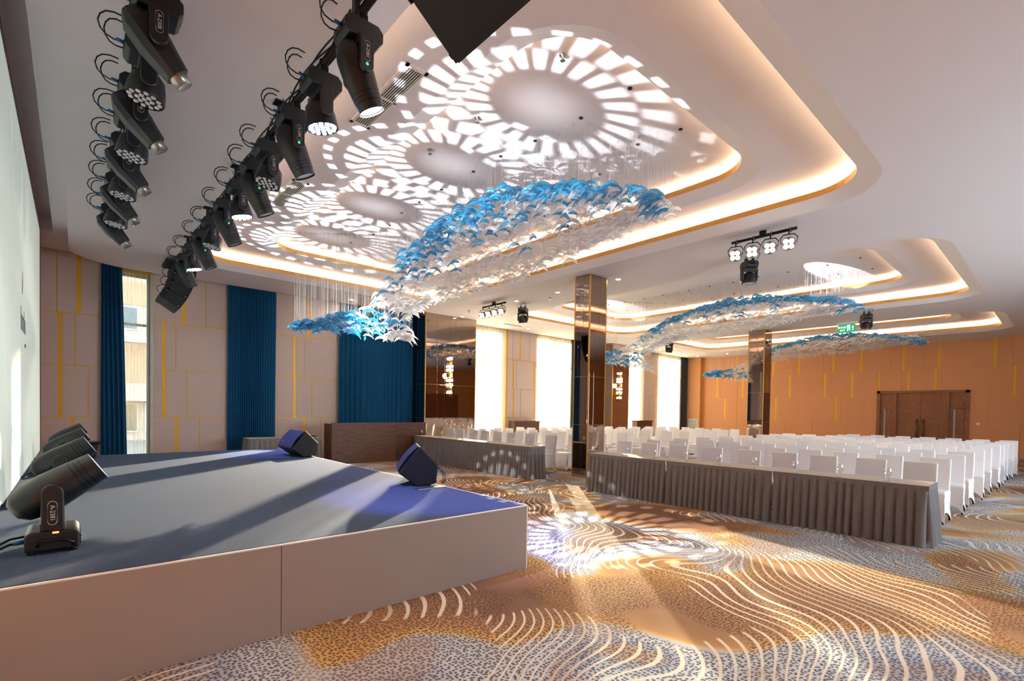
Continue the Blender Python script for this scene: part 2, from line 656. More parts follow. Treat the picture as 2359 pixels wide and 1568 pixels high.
# ------------------------------------------------------------------ lamps
def spot(name, loc, target, half, power, color=(1, 1, 1), pattern=None, blend=0.15, size=0.03, axis=None, strip=0.2, strip2=None):
    d = bpy.data.lights.new(name, 'SPOT')
    d.energy = power
    d.color = color
    d.spot_size = math.radians(2 * half)
    d.spot_blend = blend
    d.shadow_soft_size = size
    o = bpy.data.objects.new(name, d)
    COL.objects.link(o)
    loc = Vector(loc)
    F = (Vector(target) - loc).normalized()
    ax = Vector(axis) if axis is not None else Vector((0, 0, 1))
    U = (ax - F * ax.dot(F)).normalized()
    Rt = F.cross(U)
    Mx = Matrix((Rt, U, -F)).transposed().to_4x4()
    Mx.translation = loc
    o.matrix_world = Mx
    if pattern:
        d.use_nodes = True
        t = NT(d.node_tree)
        em = [n for n in d.node_tree.nodes if n.type == 'EMISSION'][0]
        g = t.n('ShaderNodeNewGeometry')

        def dot(vec):
            nd = t.n('ShaderNodeVectorMath', operation='DOT_PRODUCT')
            t.link(g.outputs['Incoming'], nd.inputs[0])
            nd.inputs[1].default_value = vec
            return nd.outputs['Value']
        w = dot(F)
        tn = math.tan(math.radians(half))
        u = t.math('DIVIDE', t.math('DIVIDE', dot(Rt), w), tn)
        v = t.math('DIVIDE', t.math('DIVIDE', dot(U), w), tn)
        if pattern == 'strip':
            a = t.math('SUBTRACT', 1.0, t.smooth(t.math('ABSOLUTE', u), strip * 0.82, strip))
            b = t.math('SUBTRACT', 1.0, t.smooth(t.math('ABSOLUTE', v), (strip2 or 0.9) * 0.8, (strip2 or 0.9)))
            s = t.math('MULTIPLY', a, b)
        else:
            r = t.math('SQRT', t.math('ADD', t.math('MULTIPLY', u, u), t.math('MULTIPLY', v, v)))
            th = t.math('ARCTAN2', v, u)

            def ring(rc, hw, n, ph, lo, hi, skew):
                rad = t.math('SUBTRACT', 1.0, t.smooth(t.math('ABSOLUTE', t.math('SUBTRACT', r, rc)), hw * 0.45, hw))
                aa = t.math('ADD', t.math('MULTIPLY', th, float(n)), t.math('MULTIPLY_ADD', r, skew, ph))
                an = t.smooth(t.math('MULTIPLY_ADD', t.math('COSINE', aa), 0.5, 0.5), lo, hi)
                return t.math('MULTIPLY', rad, an)
            s = ring(0.475, 0.12, 24, 0.0, 0.06, 0.62, 4)
            s = t.math('ADD', s, t.math('MULTIPLY', ring(0.675, 0.115, 24, 2.2, 0.10, 0.66, 4), 0.9))
            s = t.math('ADD', s, t.math('MULTIPLY', ring(0.93, 0.05, 28, 0.5, 0.35, 0.8, 0), 0.85))
            disc = t.math('MULTIPLY', t.math('SUBTRACT', 1.0, t.smooth(r, 0.02, 0.36)), 0.28)
            s = t.math('ADD', t.math('ADD', s, disc), 0.015)
        t.put(em.inputs['Strength'], s)
    return o


def point_area(name, loc, size, power, color, direction=(0, 0, -1)):
    d = bpy.data.lights.new(name, 'AREA')
    d.shape = 'DISK'
    d.size = size
    d.energy = power
    d.color = color
    o = bpy.data.objects.new(name, d)
    o.location = loc
    o.rotation_euler = Vector(direction).to_track_quat('-Z', 'Y').to_euler()
    COL.objects.link(o)
    return o

# ================================================================== ROOM
XL, XR, YB, YF = -0.58, 27.92, 15.30, -6.0
ZC = 4.83

fl = MB()
fl.box(XL - 0.2, XR + 0.2, YF - 0.2, YB + 0.4, -0.12, 0.0)
struct('floor', fl, CARPET)


def rrect(x0, x1, y0, y1, r, n=9):
    pts = []
    for cx, cy, a0 in ((x1 - r, y1 - r, 0), (x0 + r, y1 - r, 90), (x0 + r, y0 + r, 180), (x1 - r, y0 + r, 270)):
        for i in range(n + 1):
            a = math.radians(a0 + 90 * i / n)
            pts.append((cx + r * math.cos(a), cy + r * math.sin(a)))
    return pts


def grow(b, d, r):
    return rrect(b[0] - d, b[1] + d, b[2] - d, b[3] + d, r + d)


def flat_with_holes(mb, outer, holes, z):
    loops = [[Vector((p[0], p[1], 0)) for p in outer]] + [[Vector((p[0], p[1], 0)) for p in h] for h in holes]
    flat = [p for L in loops for p in L]
    k = mb._p([(p.x, p.y, z) for p in flat])
    for tri in tessellate_polygon(loops):
        a, b, c = (flat[i] for i in tri)
        if (b - a).cross(c - a).z > 0:
            tri = tri[::-1]
        mb.face([k + i for i in tri])


def bridge(mb, la, za, lb, zb, smooth=False):
    n = len(la)
    k = mb._p([(p[0], p[1], za) for p in la] + [(p[0], p[1], zb) for p in lb])
    for i in range(n):
        j = (i + 1) % n
        mb.face((k + i, k + j, k + n + j, k + n + i), smooth)


TRAYS = [((2.08, 8.52, 1.96, 13.24), (3.43, 7.72, 3.20, 12.56)),
         ((11.52, 18.00, 1.77, 13.08), (12.75, 16.95, 2.98, 12.27)),
         ((20.95, 25.38, 1.62, 12.85), (21.90, 24.60, 2.90, 12.10))]
RC1, RC2 = 0.75, 0.70
Z1, Z2 = 5.20, 5.52
cb = MB()
outline = [(XR + .1, YF), (XR + .1, 15.12)]
for i in range(13):
    a = PI / 2 + PI / 2 * i / 12
    outline.append((-0.08 + 1.15 + 1.15 * math.cos(a), 15.12 - 1.15 + 1.15 * math.sin(a)))
outline.append((-0.08, YF))
flat_with_holes(cb, outline, [grow(t[0], 0.28, RC1) for t in TRAYS], ZC)
n = len(outline)
k = cb._p([(p[0], p[1], ZC) for p in outline] + [(p[0], p[1], ZC + 0.24) for p in outline])
for i in range(n):
    j = (i + 1) % n
    cb.face((k + i, k + j, k + n + j, k + n + i))
ceiling = struct('ceiling', cb, CEIL)
for ti, (b1, b2) in enumerate(TRAYS):
    mb = MB()
    for bb, rr, zz in ((b1, RC1, ZC), (b2, RC2, Z1)):
        br = MB()
        bridge(br, grow(bb, 0.28, rr), zz, grow(bb, 0.0, rr), zz + 0.10, True)
        part('tray_border', br, BORDER, ceiling)
    bridge(mb, grow(b1, 0.02, RC1), 5.02, grow(b1, 0.34, RC1), 5.02)
    bridge(mb, grow(b1, 0.34, RC1), 5.02, grow(b1, 0.34, RC1), Z1)
    flat_with_holes(mb, grow(b1, 0.34, RC1), [grow(b2, 0.28, RC2)], Z1)
    part('lower_tray', mb, CEIL, ceiling)
    mb = MB()
    bridge(mb, grow(b2, 0.02, RC2), Z1 + 0.19, grow(b2, 0.34, RC2), Z1 + 0.19)
    bridge(mb, grow(b2, 0.34, RC2), Z1 + 0.19, grow(b2, 0.34, RC2), Z2)
    flat_with_holes(mb, grow(b2, 0.34, RC2), [], Z2)
    part('upper_tray', mb, CEIL, ceiling)
    for b, r, z in ((b1, RC1, ZC + 0.10), (b2, RC2, Z1 + 0.10)):
        mb = MB()
        bridge(mb, grow(b, 0, r), z, grow(b, 0, r), z + 0.09)
        bridge(mb, grow(b, 0, r), z + 0.09, grow(b, 0.02, r), z + 0.09)
        part('cove_lip', mb, GOLDLIP, ceiling)
        mb = MB()
        bridge(mb, grow(b, 0.10, r), z + 0.102, grow(b, 0.13, r), z + 0.102)
        part('led_strip', mb, LEDSTRIP, ceiling)
# the raised soffit by the screen and the curtain pocket
mb = MB()
mb.box(-0.30, 2.0, YF, YB + 0.3, 5.05, 5.20)
mb.box(-0.70, -0.30, 13.7, YB + 0.3, 5.05, 5.20)
mb.box(-0.70, -0.30, YF, 13.7, 5.34, 5.40)
mb.box(-0.31, -0.30, YF, 13.7, 5.05, 5.40)
mb.box(-0.70, -0.30, 13.69, 13.7, 5.05, 5.40)
mb.box(2.0, XR + .1, 14.9, YB + 0.3, 5.05, 5.20)
struct('ceiling_soffit', mb, CEIL)

# ---- walls as built-up panels
ROWS = [(3.65, 5.04), (2.45, 3.65), (1.25, 2.45), (0.02, 1.25)]


def cladding(parent, u0, u1, rows, place, pm, gm, rowz=ROWS, g=0.010):
    """rows: one list of dividers per row; a divider (a,) is a thin joint, (a, b) a wide gold strip"""
    for (z0, z1), divs in zip(rowz, rows):
        cur = u0
        segs = []
        for d in sorted(divs):
            segs.append((cur, d[0] - (g if len(d) == 1 else 0)))
            if len(d) == 2:
                mb = MB()
                place(mb, d[0] + 0.002, d[1] - 0.002, z0 + g, z1 - g, 0.008)
                part('gold_strip', mb, gm, parent)
            cur = d[-1] + (g if len(d) == 1 else 0)
        segs.append((cur, u1))
        for a, b in segs:
            if b - a < 0.02:
                continue
            mb = MB()
            place(mb, a, b, z0 + g, z1 - g, 0.012)
            part('panel', mb, pm, parent)


def on_back(y):
    return lambda mb, a, b, z0, z1, th: mb.box(a, b, y - th, y, z0, z1)


PIERS = [(-0.58, 0.52, [[(-0.283,), (0.05, 0.133)], [(-0.269, -0.196), (0.02,)], [(-0.269, -0.196), (0.256,)], [(-0.048, 0.019)]]),
         (1.50, 3.30, [[(2.1, 2.185), (2.633,)], [(1.676, 1.749), (1.97,)], [(1.679, 1.761), (2.21,)], [(1.957, 2.032), (2.495,)]]),
         (4.25, 6.35, [[(5.288, 5.365)], [(4.877, 4.952), (5.191,)], [(4.888, 4.962), (5.42,)], [(5.172, 5.249), (5.706,)]]),
         (13.32, 14.98, [[(13.577,), (13.966, 14.039), (14.541,)], [(13.593, 13.665), (13.811,), (14.791, 14.869)],
                         [(13.633, 13.706), (14.073,), (14.836, 14.914)], [(13.885, 13.934), (14.409,)]]),
         (17.52, 20.55, [[(18.2, 18.28)], [(18.6, 18.68), (19.1,)], [(18.3,), (19.4, 19.48)], [(18.9, 18.98)]]),
         (23.12, 24.5, [[(23.415, 23.499)], [(23.202,), (24.219, 24.306)], [(23.67,), (24.315, 24.403)], [(23.365, 23.448), (23.915,)]])]
wb = MB()
edges = [XL - 0.2] + [v for w in WINDOWS for v in w] + [XR + 0.3]
for i in range(0, len(edges), 2):
    wb.box(edges[i], edges[i + 1], 15.32, 15.62, 0, 5.2)
for a, b in WINDOWS:
    wb.box(a, b, 15.32, 15.62, 4.78, 5.2)
    wb.box(a, b, 15.32, 15.62, 0, 0.06)
wall_back = struct('wall_back', wb, GOLDLINE)
for u0, u1, rows in PIERS:
    cladding(wall_back, u0, u1, rows, on_back(15.32), PANEL, GOLDLINE)

# windows with frames and panes
for i, (a, b) in enumerate(WINDOWS):
    mb = MB()
    nm = 1 if b - a < 1.5 else 2
    for q in range(nm + 1):
        x = a + (b - a) * q / nm
        x = min(max(x, a + 0.03), b - 0.03)
        mb.box(x - 0.03, x + 0.03, 15.46, 15.54, 0.06, 4.78)
    for z in (0.09, 3.55, 4.75):
        mb.box(a, b, 15.47, 15.53, z - 0.03, z + 0.03)
    w = struct('window_%d' % (i + 1), mb, ALU)
    for q in range(nm):
        for z0, z1 in ((0.12, 3.52), (3.58, 4.72)):
            g = MB()
            g.box(a + (b - a) * q / nm + 0.04, a + (b - a) * (q + 1) / nm - 0.04, 15.495, 15.505, z0, z1)
            part('pane', g, PANE, w)
    if i == 0:
        mb = MB()
        mb.box(1.44, 1.50, 15.26, 15.5, 0.02, 4.8)
        part('jamb', mb, ALU, w)

# right wall: orange panels, gold strips
wr = MB()
wr.box(XR + 0.02, XR + 0.3, YF, 2.72, 0, 5.2)
wr.box(XR + 0.02, XR + 0.3, 5.9, YB + 0.3, 0, 5.2)
wr.box(XR + 0.02, XR + 0.3, 2.72, 5.9, 2.73, 5.2)
wr.box(XR + 0.2, XR + 0.3, 2.72, 5.9, 0, 2.73)
wall_right = struct('wall_right', wr, GOLDDIM)


def on_right(mb, a, b, z0, z1, th):
    mb.box(XR + 0.02 - th, XR + 0.02, a, b, z0, z1)


ORW = [[(12.493, 12.419), (10.525, 10.438), (9.753,), (9.278, 9.196), (8.153,), (7.758, 7.665), (6.994,), (6.608, 6.522), (5.408,), (5.013, 4.935), (4.252,), (3.771, 3.7), (2.655,), (2.047, 1.959), (1.513,)],
       [(13.587, 13.497), (13.304,), (12.358,), (12.129, 12.045), (9.698, 9.615), (9.387,), (8.102, 8.007), (7.781,), (6.945, 6.856), (6.612,), (5.883, 5.817), (5.03,), (4.797, 4.72), (3.872, 3.8), (3.643,), (2.788, 2.708), (2.058,), (1.463, 1.39)],
       [(13.114, 13.038), (12.37,), (10.368, 10.281), (10.087,), (9.169,), (7.6, 7.527), (7.362,), (6.391,), (2.133,)],
       [(12.348,), (9.833,), (8.571,), (7.073,), (1.229,)]]
for i, row in enumerate(ORW):
    row2 = [tuple(sorted(d)) for d in row]
    y = 0.6 - 0.35 * i
    while y > YF + 1:
        row2 += [(y - 0.08, y), (y - 0.62,)]
        y -= 1.45
    if i == 1:
        up = [d for d in row2 if d[0] > 5.9]
        mid = [d for d in row2 if 2.72 < d[0] and d[-1] < 5.9]
        lo = [d for d in row2 if d[-1] < 2.72]
        cladding(wall_right, 5.9, YB, [up], on_right, ORANGE, GOLDLINE, [ROWS[1]])
        cladding(wall_right, 2.72, 5.9, [mid], on_right, ORANGE, GOLDLINE, [(2.735, 3.65)])
        cladding(wall_right, YF, 2.72, [lo], on_right, ORANGE, GOLDLINE, [ROWS[1]])
    elif i == 0:
        cladding(wall_right, YF, YB, [row2], on_right, ORANGE, GOLDLINE, [ROWS[0]])
    else:
        cladding(wall_right, 5.9, YB, [[d for d in row2 if d[0] > 5.9]], on_right, ORANGE, GOLDLINE, [ROWS[i]])
        cladding(wall_right, YF, 2.72, [[d for d in row2 if d[-1] < 2.72]], on_right, ORANGE, GOLDLINE, [ROWS[i]])
# boxed-out corner of the orange wall
mb = MB()
mb.box(27.62, XR, 14.42, YB, 0, 5.04)
corner = struct('trim_1', mb, GOLDDIM)
for a, b, z0, z1 in ((14.42, 14.86, 0.02, 1.25), (14.87, YB, 0.02, 1.25), (14.42, 15.1, 1.26, 2.45), (14.42, 15.1, 2.46, 3.65), (14.42, 14.75, 3.66, 5.04), (14.83, 15.3, 3.66, 5.04)):
    mb = MB()
    mb.box(27.60, 27.62, a, b, z0, z1)
    part('panel', mb, ORANGE, corner)
mb = MB()
mb.box(27.605, 27.62, 14.76, 14.82, 3.66, 5.04)
part('gold_strip', mb, GOLDLINE, corner)

# left wall behind the screen, front wall behind the camera
mb = MB()
mb.box(XL - 0.2, XL, YF, YB + 0.3, 0, 5.4)
struct('wall_left', mb, ORANGE)
mb = MB()
fe = [XL - 0.2] + [v for w in FILL_WINDOWS for v in w] + [XR + 0.2]
for i in range(0, len(fe), 2):
    mb.box(fe[i], fe[i + 1], YF - 0.2, YF - 0.02, 0, 5.2)
for a, b in FILL_WINDOWS:
    mb.box(a, b, YF - 0.2, YF - 0.02, 0, 0.8)
    mb.box(a, b, YF - 0.2, YF - 0.02, 3.6, 5.2)
wf = struct('wall_front', mb, GOLDDIM)


def on_front(mb, a, b, z0, z1, th):
    mb.box(a, b, YF - 0.02, YF - 0.02 + th, z0, z1)


x = 16.2
rows = [[], [], [], []]
while x < XR - 1.9:
    for i in range(4):
        rows[i] += [(x + 0.5 + 0.3 * i, x + 0.58 + 0.3 * i), (x + 1.2 + 0.2 * i,)]
    x += 2.1
cladding(wf, 16.1, XR, rows, on_front, ORANGE, GOLDLINE)
mb = MB()
mb.box(21.5, 24.7, YF, YF + 0.08, 0, 2.8)
part('door_leaf', mb, DOORWOOD, wf)
for i, (a, b) in enumerate(FILL_WINDOWS):
    mb = MB()
    for q in range(4):
        xq = min(max(a + (b - a) * q / 3, a + .03), b - .03)
        mb.box(xq - .03, xq + .03, YF - .14, YF - .08, 0.8, 3.6)
    for z in (0.83, 3.57):
        mb.box(a, b, YF - .14, YF - .08, z - .03, z + .03)
    w = struct('window_%d' % (len(WINDOWS) + 1 + i), mb, ALU)  # unseen windows, added for fill daylight
    for q in range(3):
        g = MB()
        g.box(a + (b - a) * q / 3 + .04, a + (b - a) * (q + 1) / 3 - .04, YF - .112, YF - .108, 0.87, 3.53)
        part('pane', g, PANECLEAR, w)

# double door in the right wall
mb = MB()
for y0, y1, z0, z1 in ((2.72, 2.85, 0, 2.73), (5.77, 5.90, 0, 2.73), (2.72, 5.90, 2.62, 2.73), (3.36, 3.46, 0, 2.62), (5.16, 5.26, 0, 2.62)):
    mb.box(XR - 0.04, XR + 0.12, y0, y1, z0, z1)
door = struct('door_1', mb, DOORWOOD)
for y0, y1 in ((2.85, 3.36), (5.26, 5.77)):
    for z0, z1 in ((0.02, 1.93), (1.945, 2.62)):
        mb = MB()
        mb.box(XR + 0.04, XR + 0.1, y0, y1, z0, z1)
        part('side_panel', mb, DOORWOOD, door)
    mb = MB()
    mb.box(XR + 0.02, XR + 0.045, y0 + 0.3, y0 + 0.37, 0.25, 1.9)
    part('pull_plate', mb, GREYMETAL, door)
for y0, y1 in ((3.46, 4.305), (4.315, 5.16)):
    leaf = None
    for z0, z1 in ((0.02, 1.24), (1.25, 1.93), (1.94, 2.60)):
        mb = MB()
        mb.box(XR + 0.04, XR + 0.1, y0, y1, z0, z1)
        if leaf is None:
            leaf = part('leaf', mb, DOORWOOD, door)
        else:
            part('leaf_panel', mb, DOORWOOD, leaf)
    yh = y1 - 0.10 if y0 < 4 else y0 + 0.10
    mb = MB()
    mb.tube([(XR - 0.03, yh, 0.55), (XR - 0.03, yh, 1.46)], 0.034, 8)
    mb.box(XR - 0.03, XR + 0.05, yh - 0.012, yh + 0.012, 0.62, 0.66)
    mb.box(XR - 0.03, XR + 0.05, yh - 0.012, yh + 0.012, 1.34, 1.38)
    part('handle', mb, BRASSDARK, leaf)


# ---- mirror-clad pillars
def mirror_face(parent, axis, u0, u1, w, sign, seams_u, rows):
    for (z0, z1), us in zip(rows, seams_u):
        cuts = [u0] + list(us) + [u1]
        for a, b in zip(cuts[:-1], cuts[1:]):
            mb = MB()
            e = 0.003
            if axis == 'y':
                mb.box(a + e, b - e, min(w, w + sign * 0.008), max(w, w + sign * 0.008), z0 + e, z1 - e)
            else:
                mb.box(min(w, w + sign * 0.008), max(w, w + sign * 0.008), a + e, b - e, z0 + e, z1 - e)
            part('mirror_panel', mb, BRONZE, parent, bevel=0.0015)


MROWS = [(3.56, 4.83), (2.41, 3.56), (1.26, 2.41), (0.06, 1.26)]


def pillar(name, x0, x1, y0, y1, shift):
    mb = MB()
    mb.box(x0 + 0.01, x1 - 0.01, y0 + 0.01, y1 - 0.01, 0, 4.83)
    p = struct(name, mb, GOLDTRIM)
    L = x1 - x0
    D = y1 - y0
    su = [[y0 + 0.42 * D], [y0 + 0.72 * D], [y0 + 0.3 * D], [y0 + 0.42 * D]]
    sx = [[x0 + 0.6 * L], [x0 + 0.3 * L], [x0 + 0.3 * L], [x0 + 0.6 * L]]
    mirror_face(p, 'x', y0 + .03, y1 - .03, x0 + 0.01, -1, su, MROWS)
    mirror_face(p, 'x', y0 + .03, y1 - .03, x1 - 0.01, 1, su, MROWS)
    mirror_face(p, 'y', x0 + .03, x1 - .03, y0 + 0.01, -1, sx, MROWS)
    mirror_face(p, 'y', x0 + .03, x1 - .03, y1 - 0.01, 1, sx, MROWS)
    for cx, cy in ((x0, y0), (x0, y1), (x1, y0), (x1, y1)):
        mb = MB()
        mb.box(min(cx, cx + math.copysign(.03, (x0 + x1) / 2 - cx)), max(cx, cx + math.copysign(.03, (x0 + x1) / 2 - cx)),
               min(cy, cy + math.copysign(.03, (y0 + y1) / 2 - cy)), max(cy, cy + math.copysign(.03, (y0 + y1) / 2 - cy)), 0, 4.83)
        part('corner_trim', mb, GOLDTRIM, p)
    return p


pillar('pillar_1', 9.10, 9.74, 7.54, 8.02, 0)
pillar('pillar_2', 19.82, 20.5, 7.78, 8.40, 0)


def pilaster(name, x0, x1, seams):
    mb = MB()
    mb.box(x0 + .01, x1 - .01, 14.43, 15.32, 0, 5.0)
    p = struct(name, mb, GOLDTRIM)
    mirror_face(p, 'y', x0 + .03, x1 - .02, 14.43, -1, seams, MROWS)
    mirror_face(p, 'x', 14.46, 15.30, x0 + .01, -1, [[14.9], [14.9], [14.9], [14.9]], MROWS)
    mirror_face(p, 'x', 14.46, 15.30, x1 - .01, 1, [[14.9], [14.9], [14.9], [14.9]], MROWS)
    for cx in (x0, x1 - 0.03):
        mb = MB()
        mb.box(cx, cx + .03, 14.42, 14.46, 0, 5.0)
        part('corner_trim', mb, GOLDTRIM, p)


pilaster('pillar_3', 8.86, 11.0, [[9.35, 9.86, 10.1], [9.35, 9.65, 10.6], [9.35, 9.65, 10.25], [9.35, 9.65, 10.25]])
pilaster('pillar_4', 19.18, 20.5, [[19.6, 20.1], [19.8], [19.8], [19.8]])


# ---- curtains
def curtain(x0, x1, mt, label, cat, name, amp=0.045, pitch=0.105, y=15.2, z0=0.03, z1=5.0, gather=0.0, seed=0, group=None):
    r = random.Random(seed)
    ph = [r.uniform(0, 6) for _ in range(4)]
    n = int((x1 - x0) / pitch) * 8

    def fn(u, v):
        x = x0 + (x1 - x0) * u
        s = x / pitch + 0.35 * math.sin(x * 2.1 + ph[0]) + 0.25 * math.sin(x * 5.3 + ph[1])
        a = amp * (0.65 + 0.35 * math.sin(x * 3.7 + ph[2]))
        k = math.sin(2 * PI * s)
        k = math.copysign(abs(k) ** 0.7, k)
        xx = x + gather * (v - 0.5) * (u) + 0.006 * math.sin(v * 5 + s)
        return (xx, y + a * k * (0.85 + 0.15 * v), z1 + (z0 - z1) * v)
    mb = MB()
    mb.grid(fn, n, 5)
    o = single(name, mb, mt, label, cat, group)
    return o


def curtain_thing(*a, rail=True, **k):
    return curtain(*a, **k)


curtain(0.48, 0.93, CURTAIN, 'narrow dark blue curtain drawn back beside the first window behind the screen', 'curtain', 'curtain', y=15.2, gather=0.12, pitch=0.075, amp=0.05, seed=1)
curtain(3.13, 4.36, CURTAIN, 'dark blue pleated curtain between two beige wall sections behind the stage', 'curtain', 'curtain', pitch=0.062, amp=0.035, seed=2)
curtain(6.2, 8.84, CURTAIN, 'wide closed teal blue curtain behind the walnut counter', 'curtain', 'curtain', pitch=0.16, amp=0.06, seed=3)
curtain(17.15, 17.62, DARKCURTAIN, 'slim dark curtain at the edge of the sheer window left of the mirror pillar', 'curtain', 'curtain', pitch=0.08, seed=4)
curtain(26.75, 27.58, DARKCURTAIN, 'dark grey curtain in the far corner beside the orange wall', 'curtain', 'curtain', pitch=0.1, seed=5)
curtain(0.86, 1.45, SHEERTHIN, 'thin see-through sheer curtain over the first window with a building behind', 'curtain', 'sheer_curtain', amp=0.03, pitch=0.14, y=15.27, seed=6)
curtain(11.02, 13.15, SHEER, 'glowing white sheer curtain right of the wide mirror pilaster', 'curtain', 'sheer_curtain', amp=0.05, pitch=0.15, y=15.25, seed=7)
curtain(14.98, 17.10, SHEER, 'glowing white sheer curtain left of the mirror pillar, beside a slim dark curtain', 'curtain', 'sheer_curtain', amp=0.05, pitch=0.15, y=15.25, seed=8)
curtain(20.52, 23.1, SHEER, 'white sheer curtain just right of the far narrow mirror pilaster', 'curtain', 'sheer_curtain', amp=0.05, pitch=0.15, y=15.25, seed=9)
curtain(24.5, 26.70, SHEER, 'white sheer curtain next to the dark curtain in the far corner', 'curtain', 'sheer_curtain', amp=0.05, pitch=0.15, y=15.25, seed=10)

# ---- outside: ground and the building seen through the first window
mb = MB()
mb.box(-40, 80, 15.62, 90, -0.5, -0.2)
struct('ground', mb, GROUNDM)
bl = thing('building', 'pale apartment building with ochre bands seen through the first window', 'building', (0, 30, 0))
mb = MB()
mb.box(-8, 15.5, 0, 6, -0.3, 13)  # right part widened out of view to keep sun off the first window
part('wall', mb, BUILDING, bl)
for z0, z1 in ((2.6, 4.3), (6.3, 7.4)):
    mb = MB()
    mb.box(-8, 15.6, -0.06, 0.0, z0, z1)
    part('ochre_band', mb, BRICKISH, bl)
for z in (1.7, 4.5, 7.9, 10.2):
    mb = MB()
    mb.box(-8.2, 15.7, -0.5, 0.0, z, z + 0.5)
    part('floor_slab', mb, BUILDING, bl)
for zi, (z0, z1) in enumerate(((0.2, 1.6), (5.1, 6.25), (8.5, 10.1), (10.8, 12.4))):
    for x0 in np.arange(-7.6, 15, 1.7):
        mb = MB()
        mb.box(x0, x0 + 1.45, -0.08, 0.0, z0, z1)
        w = part('window', mb, WHITEPAINT, bl)
        for q in (0, 1):
            mb = MB()
            mb.box(x0 + 0.06 + q * 0.69, x0 + 0.70 + q * 0.69, -0.09, -0.08, z0 + 0.07, z1 - 0.07)
            part('pane', mb, FACGLASS, w)

# ================================================================== STAGE
SX0, SX1, SY0, SY1, SZ = -0.57, 3.43, 3.60, 11.70, 0.64
st = thing('stage', 'low cream-sided stage platform topped with grey blue carpet', 'stage', (0, 0, 0))
mb = MB()
mb.box(SX0, SX1 - 0.03, SY0 + 0.03, SY1 - 0.02, 0.0, SZ - 0.035)
part('core', mb, BLACKM, st)
mb = MB()
mb.box(SX0, SX1 - 0.018, SY0 + 0.018, SY1, SZ - 0.035, SZ)
part('carpet_top', mb, STAGECLOTH, st)
for a, b in ((SX0, 1.078), (1.082, SX1)):
    mb = MB()
    mb.box(a, b, SY0, SY0 + 0.02, 0.0, SZ - 0.012)
    part('front_panel', mb, CREAM, st)
for a, b in ((SY0 + 0.02, 6.3), (6.304, 9.0), (9.004, SY1)):
    mb = MB()
    mb.box(SX1 - 0.02, SX1, a, b, 0.0, SZ - 0.012)
    part('side_panel', mb, CREAM, st)
mb = MB()
mb.box(SX0, SX1 + 0.003, SY0 - 0.003, SY0 + 0.012, SZ - 0.012, SZ - 0.002)
mb.box(SX1 - 0.012, SX1 + 0.003, SY0, SY1, SZ - 0.012, SZ - 0.002)
mb.box(SX1 - 0.012, SX1 + 0.003, SY0 - 0.003, SY0 + 0.012, 0.0, SZ - 0.012)
part('edge_trim', mb, WHITEEDGE, st)

led = thing('led_screen', 'tall pale mint display screen behind the stage with a small dark logo', 'screen', (-0.49, 8, 0.64))
mb = MB()
mb.box(-0.06, 0.0, -4.2, 5.29, 0.01, 4.28)
part('display_panel', mb, LEDFACE, led)
mb = MB()
mb.box(-0.075, 0.012, 5.29, 5.33, 0.0, 4.32)
mb.box(-0.075, 0.012, -4.2, 5.33, 4.28, 4.32)
part('frame', mb, WALNUT, led)
LOGO = mat('logo_ink', rgb(92, 96, 104), 0.6)
for body, size, y, z in (('hmlu', 0.42, 1.0, 1.98), ('HOTEL', 0.07, 1.35, 1.70)):
    text('logo_lettering', body, size, LOGO, led, (0.004, y, z), ((0, 1, 0), (0, 0, 1)))
mb = MB()
mb.prism([(0.86, 2.32), (0.93, 2.36), (0.97, 2.48), (0.92, 2.62), (0.90, 2.50), (0.85, 2.43)], 'x', 0.002, 0.005)
part('logo_flame', mb, mat('logo_flame_ink', rgb(170, 130, 84), 0.6), led)

# equipment case and coil of cable at the back of the stage
cs = thing('equipment_case', 'dark grey equipment case with a flat lid by the back of the stage', 'case', (0.10, 11.35, SZ))
mb = MB()
mb.prism([(-0.2, 0.02), (0.2, 0.02), (0.23, 0.24), (-0.23, 0.24)], 'y', -0.16, 0.16)
part('body', mb, BLACK, cs, 0.01)
mb = MB()
mb.box(-0.26, 0.26, -0.19, 0.19, 0.24, 0.275)
part('lid', mb, BLACKM, cs, 0.008)
for sx in (-0.15, 0.15):
    mb = MB()
    mb.box(sx - .02, sx + .02, -0.14, 0.14, 0, 0.02)
    part('foot', mb, BLACKM, cs)
mb = MB()
pts = [(-0.36 + 0.1 * math.cos(a) * (1 + 0.1 * math.sin(3.3 * a)), 10.6 + 0.22 * math.sin(a), SZ + 0.020 + 0.006 * math.sin(2 * a)) for a in np.linspace(0, 18, 70)]
mb.tube(pts, 0.012, 5)
single('cable_coil', mb, CABLE, 'coil of black cable at the foot of the display screen', 'cable')

# small fittings on the wall strip beyond the screen
t = thing('wall_bracket', 'small pale metal wall bracket beside the screen edge', 'bracket', (XL, 13.9, 2.55))
mb = MB()
mb.box(0, 0.03, -0.12, 0.12, -0.2, 0.2)
part('plate', mb, GREYMETAL, t)
mb = MB()
mb.box(0.03, 0.06, -0.05, 0.05, -0.15, 0.1)
part('hook', mb, BLACKM, t)
t = thing('wall_box', 'white wall box with a dark slot below the metal bracket', 'box', (XL, 13.9, 1.95))
mb = MB()
mb.box(0, 0.07, -0.14, 0.14, -0.07, 0.09)
part('housing', mb, WHITEPAINT, t)
mb = MB()
mb.box(0.02, 0.08, -0.05, 0.12, -0.14, -0.07)
part('slot', mb, BLACKM, t)


